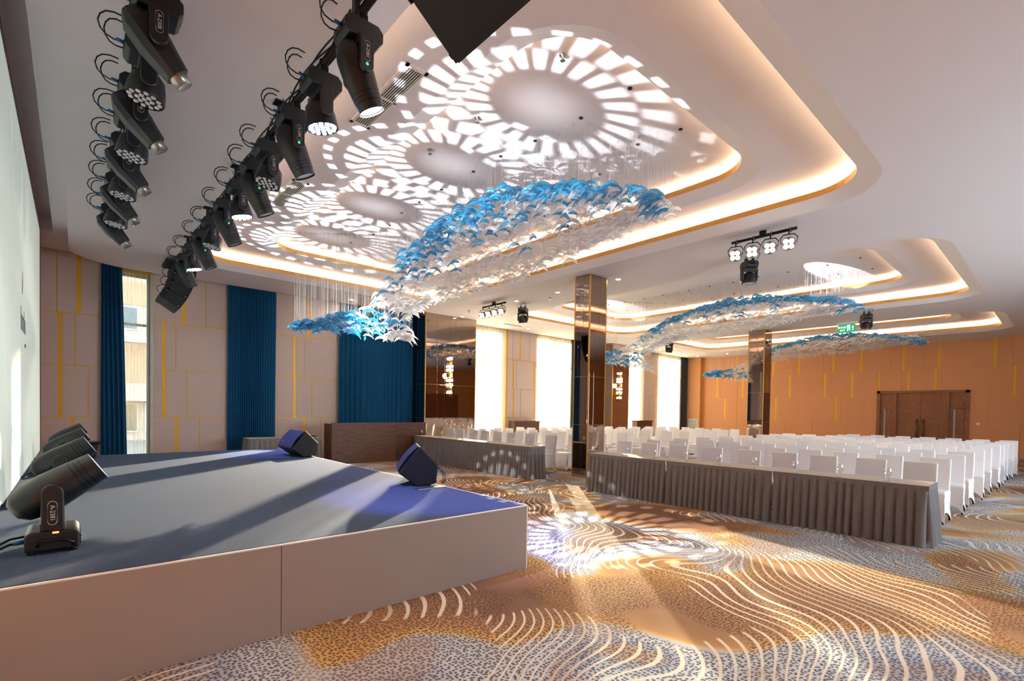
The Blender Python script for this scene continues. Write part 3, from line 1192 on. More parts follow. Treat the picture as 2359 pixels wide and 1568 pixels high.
# ---- wedge monitors on the stage edge
def monitor(loc, label, cable=False, L=0.86, rz=0.0):
    t = thing('stage_monitor', label, 'speaker', loc, rz, 'wedge monitors on the stage edge')
    prof = [(0.0, 0.0), (0.235, 0.03), (0.26, 0.26), (0.03, 0.49), (-0.225, 0.17)]
    mb = MB()
    mb.prism(prof, 'y', 0.0, L)
    part('cabinet', mb, BLACKMATTE, t, 0.012)
    mb = MB()
    for a, b in ((0.02, 0.59 * L - 0.005), (0.59 * L + 0.005, L - 0.02)):
        def pt(s, off):
            p0, p1 = Vector((-0.225, 0, 0.17)), Vector((0.03, 0, 0.49))
            nrm = Vector((-(p1 - p0).z, 0, (p1 - p0).x)).normalized()
            q = p0.lerp(p1, s) + nrm * (off + 0.028 * math.sin(PI * s))
            return q
        def fn(u, v):
            q = pt(0.03 + 0.94 * v, 0.008)
            return (q.x, a + (b - a) * u, q.z)
        g = MB()
        g.grid(fn, 1, 8)
        def fn2(u, v):
            q = pt(0.03 + 0.94 * v, -0.004 - 0.028 * math.sin(PI * (0.03 + 0.94 * v)))
            return (q.x, a + (b - a) * u, q.z)
        part('grille', g, GRILLE, t)
    mb = MB()
    for y in (-0.004, L):
        for px, pz in ((-0.14, 0.18), (0.03, 0.42), (0.19, 0.10)):
            mb.lathe([(0.014, 0), (0.014, 0.006)], 8, Matrix.Translation((px, y + (0.0 if y > 0 else 0.002), pz)) @ Matrix.Rotation(PI / 2, 4, 'X'))
    part('screw', mb, BLACKM, t)
    mb = MB()
    mb.box(-0.175, -0.165, 0.56 - 0.5, 0.56 - 0.44, 0.24, 0.26)
    if cable:
        c = MB()
        c.tube([(0.26, 0.25, 0.2), (0.32, 0.22, 0.2), (0.37, 0.2, 0.12), (0.36, 0.18, 0.02), (0.34, 0.16, 0.01)], 0.007, 6)
        c.tube([(0.26, 0.25, 0.18), (0.30, 0.24, 0.19), (0.345, 0.22, 0.12), (0.345, 0.2, 0.02), (0.33, 0.18, 0.01)], 0.007, 6)
        part('cable', c, CABLE, t)
    return t


monitor((3.13, 5.25, SZ), 'black wedge monitor near the front stage corner, seen from its end', True, 0.6, -0.46)
m2 = monitor((3.22, 9.45, SZ), 'black wedge monitor with two-part grille at the far stage corner')
mb = MB()
mb.quad((-0.195, 0.56, 0.235), (-0.188, 0.56, 0.243), (-0.188, 0.63, 0.243), (-0.195, 0.63, 0.235))
nb = MB()
nb.box(-0.19, -0.178, 0.64, 0.70, 0.27, 0.276)
part('badge', nb, SILVERTEXT, m2)
mb = MB()
mb.box(3.00, 3.40, 5.00, 5.10, SZ + 0.0005, SZ + 0.012)
single('cover_plate', mb, GREYMETAL, 'thin grey plate on the stage carpet under the front wedge monitor', 'plate')


# ---- stage and truss lamps
def arc_cable(p0, r, s):
    return [Vector(p0) + Vector((-r * math.sin(a) * s, 0.02 * math.sin(2 * a), r * (1 - math.cos(a)) * 0.5)) for a in np.linspace(0, PI, 9)]


def head_profile(t, Mh, lit, style):
    """the tilting head; local z of Mh points out of the lens, origin on the pivot"""
    h = MB()
    if style == 'profile':
        prof = [(0.0, -0.235), (0.055, -0.225), (0.10, -0.185), (0.122, -0.11), (0.125, 0.0), (0.118, 0.08), (0.112, 0.14), (0.10, 0.27)]
        h.lathe(prof, 20, Mh, cap=False)
    elif style == 'beam':
        for i in range(1):
            h.M = Mh
            sec = lambda w, d, z: [(-w, -d * .6, z), (-w * .6, -d, z), (w * .6, -d, z), (w, -d * .6, z), (w, d * .6, z), (w * .6, d, z), (-w * .6, d, z), (-w, d * .6, z)]
            rings = [sec(.055, .06, -.245), sec(.10, .10, -.17), sec(.105, .105, -.02), sec(.085, .09, .12), sec(.075, .078, .20)]
            k = h._p([q for r_ in rings for q in r_])
            for j in range(len(rings) - 1):
                for i2 in range(8):
                    i3 = (i2 + 1) % 8
                    h.face((k + j * 8 + i2, k + j * 8 + i3, k + (j + 1) * 8 + i3, k + (j + 1) * 8 + i2))
            h.face([k + i2 for i2 in range(8)][::-1])
            h.face([k + 32 + i2 for i2 in range(8)])
            h.M = None
    else:
        prof = [(0.0, -0.13), (0.07, -0.12), (0.115, -0.07), (0.13, 0.0), (0.138, 0.09), (0.135, 0.105)]
        h.lathe(prof, 22, Mh, cap=False)
    hd = part('head', h, BLACK, t)
    if style == 'profile':
        g = MB()
        g.lathe([(0.0, 0.255), (0.094, 0.255)], 20, Mh, cap=False)
        part('lens', g, LEDWHITE if lit else LEDOFF, hd)
        r_ = MB()
        for z in (0.145, 0.175, 0.205):
            r_.lathe([(0.1115 - (z - .14) * 0.09, z - .004), (0.1145 - (z - .14) * 0.09, z), (0.1115 - (z - .14) * 0.09, z + .004)], 20, Mh, cap=False)
        part('cooling_rib', r_, BLACKM, hd)
    elif style == 'beam':
        b = MB()
        b.lathe([(0.062, 0.19), (0.062, 0.27), (0.056, 0.27), (0.05, 0.20)], 18, Mh, cap=False)
        part('lens_barrel', b, GREYMETAL, hd)
        g = MB()
        g.lathe([(0.0, 0.215), (0.052, 0.215)], 18, Mh, cap=False)
        part('lens', g, LEDWHITE if lit else LEDOFF, hd)
    else:
        g = MB()
        g.lathe([(0.0, 0.096), (0.134, 0.096)], 22, Mh, cap=False)
        part('lens_plate', g, BLACKM, hd)
        g = MB()
        spots_ = [(0, 0)] + [(0.05 * math.cos(a), 0.05 * math.sin(a)) for a in np.arange(6) * PI / 3] + \
                 [(0.102 * math.cos(a), 0.102 * math.sin(a)) for a in np.arange(12) * PI / 6]
        for x, y in spots_:
            g.lathe([(0.019, 0.098), (0.016, 0.108), (0.0, 0.11)], 8, Mh @ Matrix.Translation((x, y, 0)), cap=False)
        part('led_lens', g, LEDBLUE if lit else LEDOFF, hd)
    return hd


def moving_head(name, label, cat, loc, style, tilt, lit=False, up=False, plate='A-2381', group=None, rz=0.0, piv=0.30, clamp=True):
    """hanging (or standing when up) moving head; root at the pipe centre (or on the stage); tilt measured from straight down (up) towards +x"""
    t = thing(name, label, cat, loc, rz, group)
    s = 1 if up else -1
    b = MB()
    if up:
        b.prism([(-0.13, 0.02), (0.13, 0.02), (0.13, 0.12), (0.11, 0.14), (-0.11, 0.14), (-0.13, 0.12)], 'y', -0.17, 0.17)
        base = part('base', b, BLACK, t, 0.01)
        r_ = MB()
        for z in (0.04, 0.062, 0.084):
            r_.box(0.13, 0.136, -0.15, 0.15, z, z + 0.012)
        r_.tube([(-0.07, -0.175, 0.05), (-0.06, -0.182, 0.085), (0.06, -0.182, 0.085), (0.1, -0.182, 0.06), (0.1, -0.175, 0.04)], 0.009, 6)
        part('carry_handle', r_, BLACKM, base)
        for x in (-0.1, 0.1):
            for y in (-0.13, 0.13):
                f = MB()
                f.lathe([(0.022, 0), (0.022, 0.02)], 10, Matrix.Translation((x, y, 0)))
                part('foot', f, BLACKM, t)
        zb, zp = 0.14, 0.38
    else:
        b.prism([(-0.15, -0.13), (-0.11, -0.09), (0.11, -0.09), (0.15, -0.13), (0.15, -0.20), (0.12, -0.235), (-0.12, -0.235), (-0.15, -0.20)], 'y', -0.12, 0.12)
        base = part('base', b, BLACK, t, 0.008)
        e = MB()
        e.box(-0.153, -0.149, -0.06, 0.06, -0.19, -0.15)
        e.box(0.149, 0.153, -0.06, 0.06, -0.19, -0.15)
        part('grip_slot', e, BLACKM, base)
        if clamp:
            for y in (-0.07, 0.07):
                c = MB()
                c.box(-0.035, 0.035, y - .02, y + .02, -0.095, -0.033)
                c.tube([(0.037 * math.sin(a), y, -0.037 * math.cos(a)) for a in np.linspace(-PI * .8, PI * .8, 11)], 0.006, 6)
                part('clamp', c, BLACKM, t)
        zb, zp = -0.235, -0.235 - (0.21 if style != 'wash' else 0.2)
    aw, ad = (0.055, 0.145)
    arms = []
    for sy in (-1, 1):
        a = MB()
        outline_ = [(-aw, zb), (aw, zb)] + [(aw * math.cos(q), zp + s * aw * math.sin(q)) for q in np.linspace(0, PI, 9)]
        a.prism(outline_ if s > 0 else outline_, 'y', sy * 0.105 if sy < 0 else sy * 0.138, sy * 0.138 if sy < 0 else sy * 0.105) if False else \
            a.prism(outline_, 'y', min(sy * 0.128, sy * 0.162), max(sy * 0.128, sy * 0.162))
        arms.append(part('yoke_arm', a, BLACK, t, 0.008))
    x_ = MB()
    x_.box(-0.06, 0.06, -0.16, 0.16, min(zb, zb + s * 0.05), max(zb, zb + s * 0.05))
    part('yoke_bridge', x_, BLACK, t, 0.006)
    if plate:
        text('number_plate', plate, 0.034, SILVERTEXT, arms[0], (0, -0.1655, zb + s * 0.115), ((0, 0, -1), (1, 0, 0)))
        bm_ = MB()
        L, Hh = 0.075, 0.022
        pts = [(-Hh + 0.008, -0.164, zb + s * 0.115 - L)]
        rr = [(x0, z0) for x0, z0 in [(Hh * math.cos(q), (L - Hh) * (1 if q < PI else -1) + Hh * math.sin(q)) for q in list(np.linspace(0, PI * .999, 8)) + list(np.linspace(PI * 1.001, 2 * PI, 8)) + [0.0]]]
        bm_.tube([(x0, -0.1635, zb + s * 0.115 + z0) for x0, z0 in rr], 0.0016, 4)
        part('plate_border', bm_, SILVERTEXT, arms[0])
    th = tilt
    d = Vector((math.sin(th), 0, s * math.cos(th)))
    Mh = frame_to((0, 0, zp), d, (0, 1, 0))
    head_profile(t, Mh, lit, style)
    c = MB()
    if up:
        c.tube([(-0.13, 0.02, 0.09), (-0.2, 0.0, 0.085), (-0.28, -0.05, 0.05), (-0.36, -0.18, 0.02), (-0.4, -0.4, 0.012)], 0.008, 6)
        c.tube([(-0.13, -0.03, 0.065), (-0.2, -0.04, 0.06), (-0.28, -0.1, 0.03), (-0.34, -0.25, 0.014), (-0.36, -0.5, 0.012)], 0.008, 6)
        part('cable', c, CABLE, t)
        pl = MB()
        pl.tube([(-0.13, -0.03, 0.065), (-0.185, -0.038, 0.062)], 0.014, 8)
        part('plug', pl, BLUEPLUG, t)
        if lit:
            rd = MB()
            rd.box(0.0, 0.03, -0.1705, -0.1695, 0.125, 0.137)
            part('indicator', rd, REDLED, t)
    else:
        for k_, y in ((1.0, -0.03), (0.75, 0.05)):
            c.tube([Vector((-0.15, y, -0.16)) + Vector((-0.16 * k_ * math.sin(a), 0.03 * math.sin(2 * a), 0.10 * (1 - math.cos(a)))) for a in np.linspace(0, PI, 9)], 0.006, 5)
        part('cable', c, CABLE, t)
        pl = MB()
        pl.tube([(-0.15, -0.03, -0.16), (-0.20, -0.03, -0.155)], 0.014, 8)
        part('plug', pl, BLUEPLUG, t)
        if style == 'profile':
            gl = MB()
            gl.lathe([(0.012, 0), (0.0, 0.006)], 8, Matrix.Translation((0.0, -0.163, zp)) @ Matrix.Rotation(PI / 2, 4, 'X'), cap=False)
            part('indicator', gl, GREENLED, t)
    return t


ORD = ['nearest', 'second', 'third', 'fourth', 'fifth', 'sixth', 'seventh', 'eighth', 'ninth', 'tenth', 'eleventh', 'twelfth']


def ordn(i):
    return ['first'] [0] if i == 0 else ORD[i]


# two ceiling pipes
for px, y0, y1, lab in ((1.65, 3.42, 11.95, 'long black lighting pipe with cables hung from the ceiling, nearer the hall'),
                        (0.45, 3.0, 11.0, 'long black lighting pipe under the ceiling along the screen side')):
    t = thing('lighting_pipe', lab, 'pipe', (px, 0, 4.62))
    mb = MB()
    mb.tube([(0, y0, 0), (0, y1, 0)], 0.032, 12)
    part('pipe', mb, BLACKM, t)
    for y in np.arange(y0 + 0.35, y1, 1.9):
        mb = MB()
        mb.box(-0.02, 0.02, y - 0.03, y + 0.03, 0.0, 0.21)
        mb.box(-0.06, 0.06, y - 0.06, y + 0.06, 0.195, 0.21)
        part('hanger', mb, BLACKM, t)
    r = random.Random(int(px * 10))
    for k_ in range(4):
        mb = MB()
        pts = [(0.05 * math.cos(k_ * 1.7 + y * 2.2), y, 0.035 + 0.03 * math.sin(y * 3 + k_ * 2)) for y in np.arange(y0 + 0.35, y1, 0.16)]
        mb.tube(pts, 0.008, 5)
        part('cable', mb, CABLE, t)
    mb = MB()
    for y in np.arange(y0 + 0.5, y1, 0.21):
        a = r.uniform(0, 3)
        mb.tube([(0.03 * math.cos(a), y, 0.03), (0.07 * math.cos(a), y + .01, 0.075 + r.uniform(0, .04))], 0.004, 4)
    part('cable_tie', mb, CABLE, t, kind='stuff')

P2Y = [3.72, 4.50, 5.22, 6.04, 6.60, 7.34, 8.14, 9.05, 9.82, 10.80, 11.62]
ip = iw = 0
for i, y in enumerate(P2Y):
    if i % 2 == 0:
        moving_head('profile_moving_head', '%s black profile head from the near end of the inner ceiling pipe' % ordn(ip), 'stage light',
                    (1.65, y, 4.62), 'profile', math.radians(26), lit=(i == 0), group='profile heads on the inner pipe')
        ip += 1
    else:
        lit = iw in (0, 2, 4)
        moving_head('wash_moving_head', '%s round wash head, %s, from the near end of the inner ceiling pipe' % (ordn(iw), 'glowing blue white' if lit else 'unlit'), 'stage light',
                    (1.65, y, 4.62), 'wash', math.radians(12 if lit else -14), lit=lit, plate=None if iw == 0 else 'A-2381', group='wash heads on the inner pipe')
        iw += 1
for i, y in enumerate([4.45, 5.72, 7.0, 8.25, 9.55]):
    moving_head('beam_moving_head', '%s angular black beam head from the near end of the screen side pipe' % ordn(i), 'stage light',
                (0.45, y, 4.62), 'beam', math.radians(40), lit=(i == 0), plate='A-230B', group='beam heads on the screen-side pipe')
for i, y in enumerate([5.08, 6.35, 7.62, 8.9]):
    moving_head('wash_moving_head', '%s unlit round wash head from the near end of the screen side pipe' % ordn(i), 'stage light',
                (0.45, y, 4.62), 'wash', math.radians(-8), plate=None, group='wash heads on the screen-side pipe')
HEADY = [4.42, 6.70, 9.0, 11.1]
for i, y in enumerate(HEADY):
    moving_head('floor_moving_head', '%s of four black moving heads standing on the stage, counted from the camera' % ordn(i), 'stage light',
                (-0.10, y, SZ), 'profile', math.radians(57), lit=(i < 3), up=True, group='moving heads standing on the stage')


# ---- line arrays
def line_array(loc, label):
    t = thing('line_array_speaker', label, 'speaker', loc, 0, 'line array speakers hung from the ceiling')
    fr = MB()
    fr.box(-0.3, 0.27, -0.38, 0.38, -0.14, -0.07)
    part('rigging_frame', fr, BLACKMATTE, t, 0.006)
    br = MB()
    br.box(-0.03, 0.03, -0.1, 0.1, -0.07, 0.0)
    br.box(-0.1, 0.1, -0.14, 0.14, -0.02, 0.0)
    part('ceiling_bracket', br, BRASSDARK, t)
    fx, fz, rx, rz = 0.27, -0.15, -0.2, -0.16
    for i in range(4):
        ang = math.radians(6 + 8.5 * i)
        d = Vector((math.sin(-ang), 0, -math.cos(ang)))
        Mq = Matrix.Translation((fx, 0, fz)) @ Matrix.Rotation(ang, 4, 'Y')
        bx = MB()
        bx.M = Mq
        bx.prism([(0, 0), (0, -0.26), (-0.43, -0.235), (-0.45, -0.13), (-0.43, -0.03)], 'y', -0.40, 0.40)
        part('cabinet', bx, BLACKMATTE, t, 0.006)
        g = MB()
        g.M = Mq
        g.box(0.0, 0.008, -0.385, 0.385, -0.25, -0.01)
        cabs = part('grille', g, BLACKM, t)
        rg = MB()
        rg.M = Mq
        for y in (-0.41, 0.40):
            rg.box(-0.40, -0.36, y, y + 0.01, -0.25, 0.0)
            rg.box(-0.06, -0.03, y, y + 0.01, -0.25, 0.01)
        part('rigging_bar', rg, BLACKM, t)
        sc_ = MB()
        sc_.M = Mq
        for y in (-0.408,):
            for xx, zz in ((-0.38, -0.05), (-0.045, -0.22)):
                sc_.lathe([(0.012, 0), (0.010, 0.006)], 8, Matrix.Translation((xx, y, zz)) @ Matrix.Rotation(PI / 2, 4, 'X'))
        part('bolt', sc_, GREYMETAL, t)
        if i < 3:
            c = MB()
            p0 = Mq @ Vector((-0.45, -0.2, -0.13))
            c.tube([p0 + Vector((-0.16 * math.sin(a), 0, -0.11 * (1 - math.cos(a)))) for a in np.linspace(0, PI, 9)], 0.007, 5)
            part('cable', c, CABLE, t)
        nx = Mq @ Vector((0, 0, -0.268))
        fx, fz = nx.x, nx.z
    return t


line_array((1.80, 13.42, 4.83), 'black four-box line array speaker hanging before the beige wall by the window')
line_array((1.80, 2.12, 4.83), 'black line array speaker hanging near the camera, cut by the top edge')


# ---- par banks and hanging heads over the hall
def par(t, loc, d, lit=True):
    Mq = frame_to(loc, d)
    b = MB()
    b.lathe([(0.0, -0.16), (0.05, -0.15), (0.085, -0.09), (0.105, 0.0), (0.108, 0.06), (0.1, 0.075)], 18, Mq, cap=False)
    can = part('lamp_can', b, GREYMETAL, t)
    g = MB()
    g.lathe([(0.0, 0.055), (0.1, 0.055)], 18, Mq, cap=False)
    part('lens_plate', g, GREYMETAL, can)
    g = MB()
    for x, y in ((0.042, 0.042), (-0.042, 0.042), (0.042, -0.042), (-0.042, -0.042)):
        g.lathe([(0.04, 0.058), (0.034, 0.07), (0, 0.074)], 12, Mq @ Matrix.Translation((x, y, 0)), cap=False)
    part('led_lens', g, PARGLOW, can)
    y = MB()
    p = Vector(loc)
    sd_ = Vector(d).cross(Vector((0, 0, 1))).normalized()
    y.tube([p - sd_ * 0.115, p - sd_ * 0.13 + Vector((0, 0, 0.09)), p - sd_ * 0.08 + Vector((0, 0, 0.15)), p + sd_ * 0.08 + Vector((0, 0, 0.15)), p + sd_ * 0.13 + Vector((0, 0, 0.09)), p + sd_ * 0.115], 0.009, 6)
    y.tube([p + Vector((0, 0, 0.15)), p + Vector((0, 0, 0.25))], 0.012, 6)
    part('yoke', y, BLACKM, t)


BANKS = [((9.12, 3.66, 4.83), 'bank of four lit par lamps on a black bar near the hall centre'),
         ((9.50, 11.6, 4.83), 'bank of four lit par lamps on a black bar near the windows')]
for loc, lab in BANKS:
    t = thing('par_lamp_bank', lab, 'stage light', loc)
    mb = MB()
    mb.tube([(0, -0.55, -0.09), (0, 0.55, -0.09)], 0.026, 10)
    part('bar', mb, BLACKM, t)
    mb = MB()
    mb.box(-0.03, 0.03, -0.05, 0.05, -0.09, 0)
    part('bracket', mb, BLACKM, t)
    for y in (-0.45, -0.15, 0.15, 0.45):
        c = MB()
        c.box(-0.025, 0.025, y - .015, y + .015, -0.13, -0.055)
        part('clamp', c, GREYMETAL, t)
        par(t, (-0.06, y, -0.34), (-0.85, -0.25, -0.42))
for loc, lab, til, rz in (((10.38, 4.42, 4.80), 'black moving head hanging alone below the nearer par lamp bank', 0.0, 0.9),
                          ((10.30, 11.16, 4.80), 'black moving head hanging alone beside the par lamps near the windows', 0.2, 0.5),
                          ((18.3, 4.2, 4.80), 'black moving head hanging alone beside the green exit sign', 0.1, 0.6),
                          ((19.9, 11.9, 4.80), 'small dark moving head hanging far back by the corner windows', 0.2, 1.2)):
    moving_head('hanging_moving_head', lab, 'stage light', loc, 'wash', til, plate=None, rz=rz, group='lone moving heads under the hall ceiling')

# ---- ceiling vents, downlights, sprinklers, sign
for (x0, x1, y0, y1, z), lab in (((2.60, 2.86, 4.66, 6.1, 5.2), 'long slotted ceiling air vent nearest the camera beside the lighting pipe'),
                                 ((2.60, 2.86, 8.25, 9.6, 5.2), 'long slotted ceiling air vent farther along the tray edge')):
    t = thing('ceiling_vent', lab, 'vent', ((x0 + x1) / 2, (y0 + y1) / 2, z))
    w, L = (x1 - x0) / 2, (y1 - y0) / 2
    mb = MB()
    mb.box(-w, w, -L, -L + .05, -0.012, 0)
    mb.box(-w, w, L - .05, L, -0.012, 0)
    mb.box(-w, -w + .035, -L, L, -0.012, 0)
    mb.box(w - .035, w, -L, L, -0.012, 0)
    mb.box(-w, w, -0.012, 0.012, -0.012, 0)
    part('frame', mb, WHITEPAINT, t)
    mb = MB()
    mb.box(-w + .03, w - .03, -L + .04, L - .04, -0.003, 0)
    part('backing', mb, VENTDARK, t)
    for q in range(7):
        mb = MB()
        xq = -w + 0.05 + q * (2 * w - 0.1) / 6
        mb.box(xq - .004, xq + .004, -L + .05, L - .05, -0.01, -0.003)
        part('slat', mb, WHITEPAINT, t)
for (x, y, L), lab in (((11.1, 9.6, 1.0), 'narrow slot vent in the ceiling left of the mirror pillar'), ((12.6, 14.2, 0.9), 'narrow slot vent above the sheer window'),
                       ((23.6, 14.3, 0.9), 'narrow slot vent near the far corner window')):
    t = thing('slot_vent', lab, 'vent', (x, y, ZC))
    mb = MB()
    if L == 1.0:
        mb.box(-.09, .09, -L / 2 - .03, L / 2 + .03, -0.008, 0)
    else:
        mb.box(-L / 2 - .03, L / 2 + .03, -.09, .09, -0.008, 0)
    part('frame', mb, WHITEPAINT, t)
    mb = MB()
    if L == 1.0:
        mb.box(-.045, .045, -L / 2, L / 2, -0.010, -0.006)
    else:
        mb.box(-L / 2, L / 2, -.045, .045, -0.010, -0.006)
    part('slot', mb, VENTDARK, t)

DOWN = [(6.28, 14.45, 'over the walnut counter'), (11.73, 14.5, 'above the left end of the bright sheer window'), (13.59, 14.4, 'above the beige wall pier between sheers'),
        (15.34, 14.3, 'above the second bright sheer window'), (9.87, 10.99, 'beside the farther par lamp bank'), (9.93, 9.37, 'left of the mirror pillar top'),
        (9.98, 7.40, 'touching the mirror pillar top'), (22.79, 14.14, 'above the far sheer window'), (24.8, 14.18, 'above the last beige pier'),
        (26.78, 14.19, 'in the far ceiling corner'), (26.58, 12.38, 'in front of the orange wall corner'), (8.4, 14.35, 'added above the left edge of the wide mirror pilaster'),
        (10.2, 14.2, 'added above the middle of the wide mirror pilaster')]  # last two fittings added as sources for the stage streaks
for x, y, w in DOWN:
    t = thing('downlight', 'small round recessed downlight ' + w, 'light', (x, y, ZC), 0, 'recessed downlights')
    mb = MB()
    mb.lathe([(0.085, 0.0), (0.085, -0.006), (0.06, -0.008), (0.058, 0.0)], 18, cap=False)
    part('trim_ring', mb, WHITEPAINT, t)
    mb = MB()
    mb.lathe([(0.0, -0.003), (0.06, -0.003)], 16, cap=False)
    part('lamp', mb, DOWNGLOW, t)
    spot('downlight_and_fill_beam', (x, y, ZC - 0.03), (x, y, 0), 50, 60, (1, 0.92, 0.80), blend=0.8, size=0.05)
for x, y, z, w in ((4.04, 3.80, Z2, 'inside the biggest light ring'), (4.07, 5.38, Z2, 'between the two nearest light rings'), (4.05, 6.53, Z2, 'inside the second light ring'),
                   (8.3, 6.2, Z1, 'beside the white edge of the glass school'), (9.74, 13.18, ZC, 'above the wide mirror pilaster'), (10.24, 9.96, ZC, 'left of the mirror pillar')):
    t = thing('sprinkler', 'small ceiling sprinkler ' + w, 'sprinkler', (x, y, z), 0, 'ceiling sprinklers')
    mb = MB()
    mb.lathe([(0.045, 0), (0.04, -0.012), (0.012, -0.014), (0.012, -0.05), (0.006, -0.06)], 12)
    part('stem', mb, GREYMETAL, t)
    mb = MB()
    mb.lathe([(0.03, -0.062), (0.03, -0.066)], 10)
    part('deflector', mb, GREYMETAL, t)

t = thing('exit_sign', 'green hanging exit sign with white running figure and arrow', 'sign', (20.2, 5.2, 4.62), math.radians(-15))
mb = MB()
mb.box(-0.03, 0.03, -0.33, 0.33, 0.14, 0.21)
part('housing', mb, WHITEPAINT, t)
mb = MB()
mb.box(-0.008, 0.008, -0.28, 0.28, -0.14, 0.14)
part('face', mb, SIGNGREEN, t)
ax = ((0, -1, 0), (0, 0, 1))
text('lettering', '安全出口', 0.085, SIGNWHITE, t, (-0.012, 0.13, 0.045), ax)
text('lettering', 'EXIT', 0.085, SIGNWHITE, t, (-0.012, 0.13, -0.06), ax)
mb = MB()
for pl in ([(-0.12, -0.10), (-0.12, 0.11), (-0.02, 0.11), (-0.02, -0.10), (-0.035, -0.10), (-0.035, 0.095), (-0.105, 0.095), (-0.105, -0.10)],
           [(-0.235, 0.0), (-0.205, 0.09), (-0.175, 0.0), (-0.195, 0.0), (-0.195, -0.09), (-0.215, -0.09), (-0.215, 0.0)]):
    mb.prism(pl, 'x', -0.013, -0.009)
part('arrow_and_door', mb, SIGNWHITE, t)
mb = MB()
mb.lathe([(0.0, -.002), (0.018, -.002), (0.018, .002), (0, .002)], 10, Matrix.Translation((-0.012, -0.065, 0.075)) @ Matrix.Rotation(PI / 2, 4, 'Y'))
mb.tube([(-0.012, -0.07, 0.05), (-0.012, -0.075, -0.01)], 0.014, 6)
for a, b in (((-0.075, -0.01), (-0.045, -0.05)), ((-0.045, -0.05), (-0.05, -0.1)), ((-0.075, -0.01), (-0.1, -0.04)), ((-0.1, -0.04), (-0.12, -0.09)), ((-0.07, 0.045), (-0.035, 0.02)), ((-0.07, 0.045), (-0.1, 0.02))):
    mb.tube([(-0.012, a[0], a[1]), (-0.012, b[0], b[1])], 0.008, 5)
part('running_figure', mb, SIGNWHITE, t)
mb = MB()
for y in (-0.25, 0.25):
    mb.tube([(0, y, 0.2), (0, y, 0.58)], 0.006, 5)
part('hanger', mb, GREYMETAL, t)

# air grille in the orange corner and switches
t = thing('air_grille', 'tall pale louvred air grille standing in the orange corner', 'vent', (27.60, 14.80, 0.0))
mb = MB()
for q in ((-0.03, 0.0, -0.3, -0.26, 0.1, 1.22), (-0.03, 0.0, 0.26, 0.3, 0.1, 1.22), (-0.03, 0.0, -0.3, 0.3, 0.1, 0.14), (-0.03, 0.0, -0.3, 0.3, 1.18, 1.22)):
    mb.box(*q)
part('frame', mb, WHITEPAINT, t)
mb = MB()
mb.box(-0.006, 0, -0.27, 0.27, 0.12, 1.2)
part('backing', mb, VENTDARK, t)
for q in range(20):
    mb = MB()
    z = 0.16 + q * 0.052
    mb.prism([(-0.028, z), (-0.022, z - 0.004), (-0.004, z + 0.026), (-0.01, z + 0.03)], 'y', -0.26, 0.26)
    part('slat', mb, WHITEPAINT, t)
for y, z, lab in ((2.45, 1.32, 'small white switch plate just right of the wooden double door'), (11.3, 0.42, 'small white socket low on the orange wall near the corner')):
    t = thing('wall_switch', lab, 'switch', (XR, y, z))
    mb = MB()
    mb.box(-0.012, 0, -0.06, 0.06, -0.045, 0.045)
    part('plate', mb, WHITEPAINT, t)
    mb = MB()
    mb.box(-0.017, -0.012, -0.03, 0.03, -0.02, 0.02)
    part('rocker', mb, WHITEEDGE, t)


# ---- crystal wall lamps on the mirror pilasters
def sconce(loc, label):
    t = thing('crystal_sconce', label, 'lamp', loc, 0, 'crystal wall lamps')
    mb = MB()
    mb.tube([(0, 0.072, -0.66), (0, 0.072, 0.66)], 0.012, 6)
    for z in (-0.5, 0, 0.5):
        mb.tube([(0, 0, z), (0, 0.083, z)], 0.008, 6)
    part('back_rod', mb, GOLDTRIM, t)
    for z in (0.60, 0.33, 0.20, -0.16, -0.32, -0.58):
        b = MB()
        w = 0.05 if abs(z) > 0.5 else 0.07
        b.lathe([(w * .6, z - .045), (w, z - .02), (w, z + .02), (w * .6, z + .045)], 16)
        part('bulb', b, LAMPGLASS, t)
    for z0, z1, w in ((0.42, 0.53, 0.048), (-0.06, 0.11, 0.062), (-0.52, -0.39, 0.048)):
        b = MB()
        b.lathe([(w, z0), (w, z1)], 16)
        part('gold_sleeve', b, GOLDTRIM, t)
    for z0, z1, w in ((0.12, 0.40, 0.072), (-0.37, -0.07, 0.072), (-0.74, -0.60, 0.05), (0.55, 0.70, 0.05)):
        for q in range(10):
            a = 2 * PI * q / 10
            b = MB()
            b.box(w * math.cos(a) - .006, w * math.cos(a) + .006, w * math.sin(a) - .006, w * math.sin(a) + .006, z0, z1)
            part('crystal_rod', b, GLASSWARE, t)
    d = bpy.data.lights.new('sconce_light', 'POINT')
    d.energy = 25
    d.color = (1, 0.8, 0.55)
    d.shadow_soft_size = 0.1
    o = bpy.data.objects.new('sconce_light', d)
    o.location = (loc[0], loc[1] - 0.16, loc[2])
    COL.objects.link(o)


sconce((9.85, 14.335, 2.74), 'tall crystal wall lamp on the wide mirror pilaster left of the sheers')
sconce((19.72, 14.335, 2.82), 'tall crystal wall lamp on the far narrow mirror pilaster')


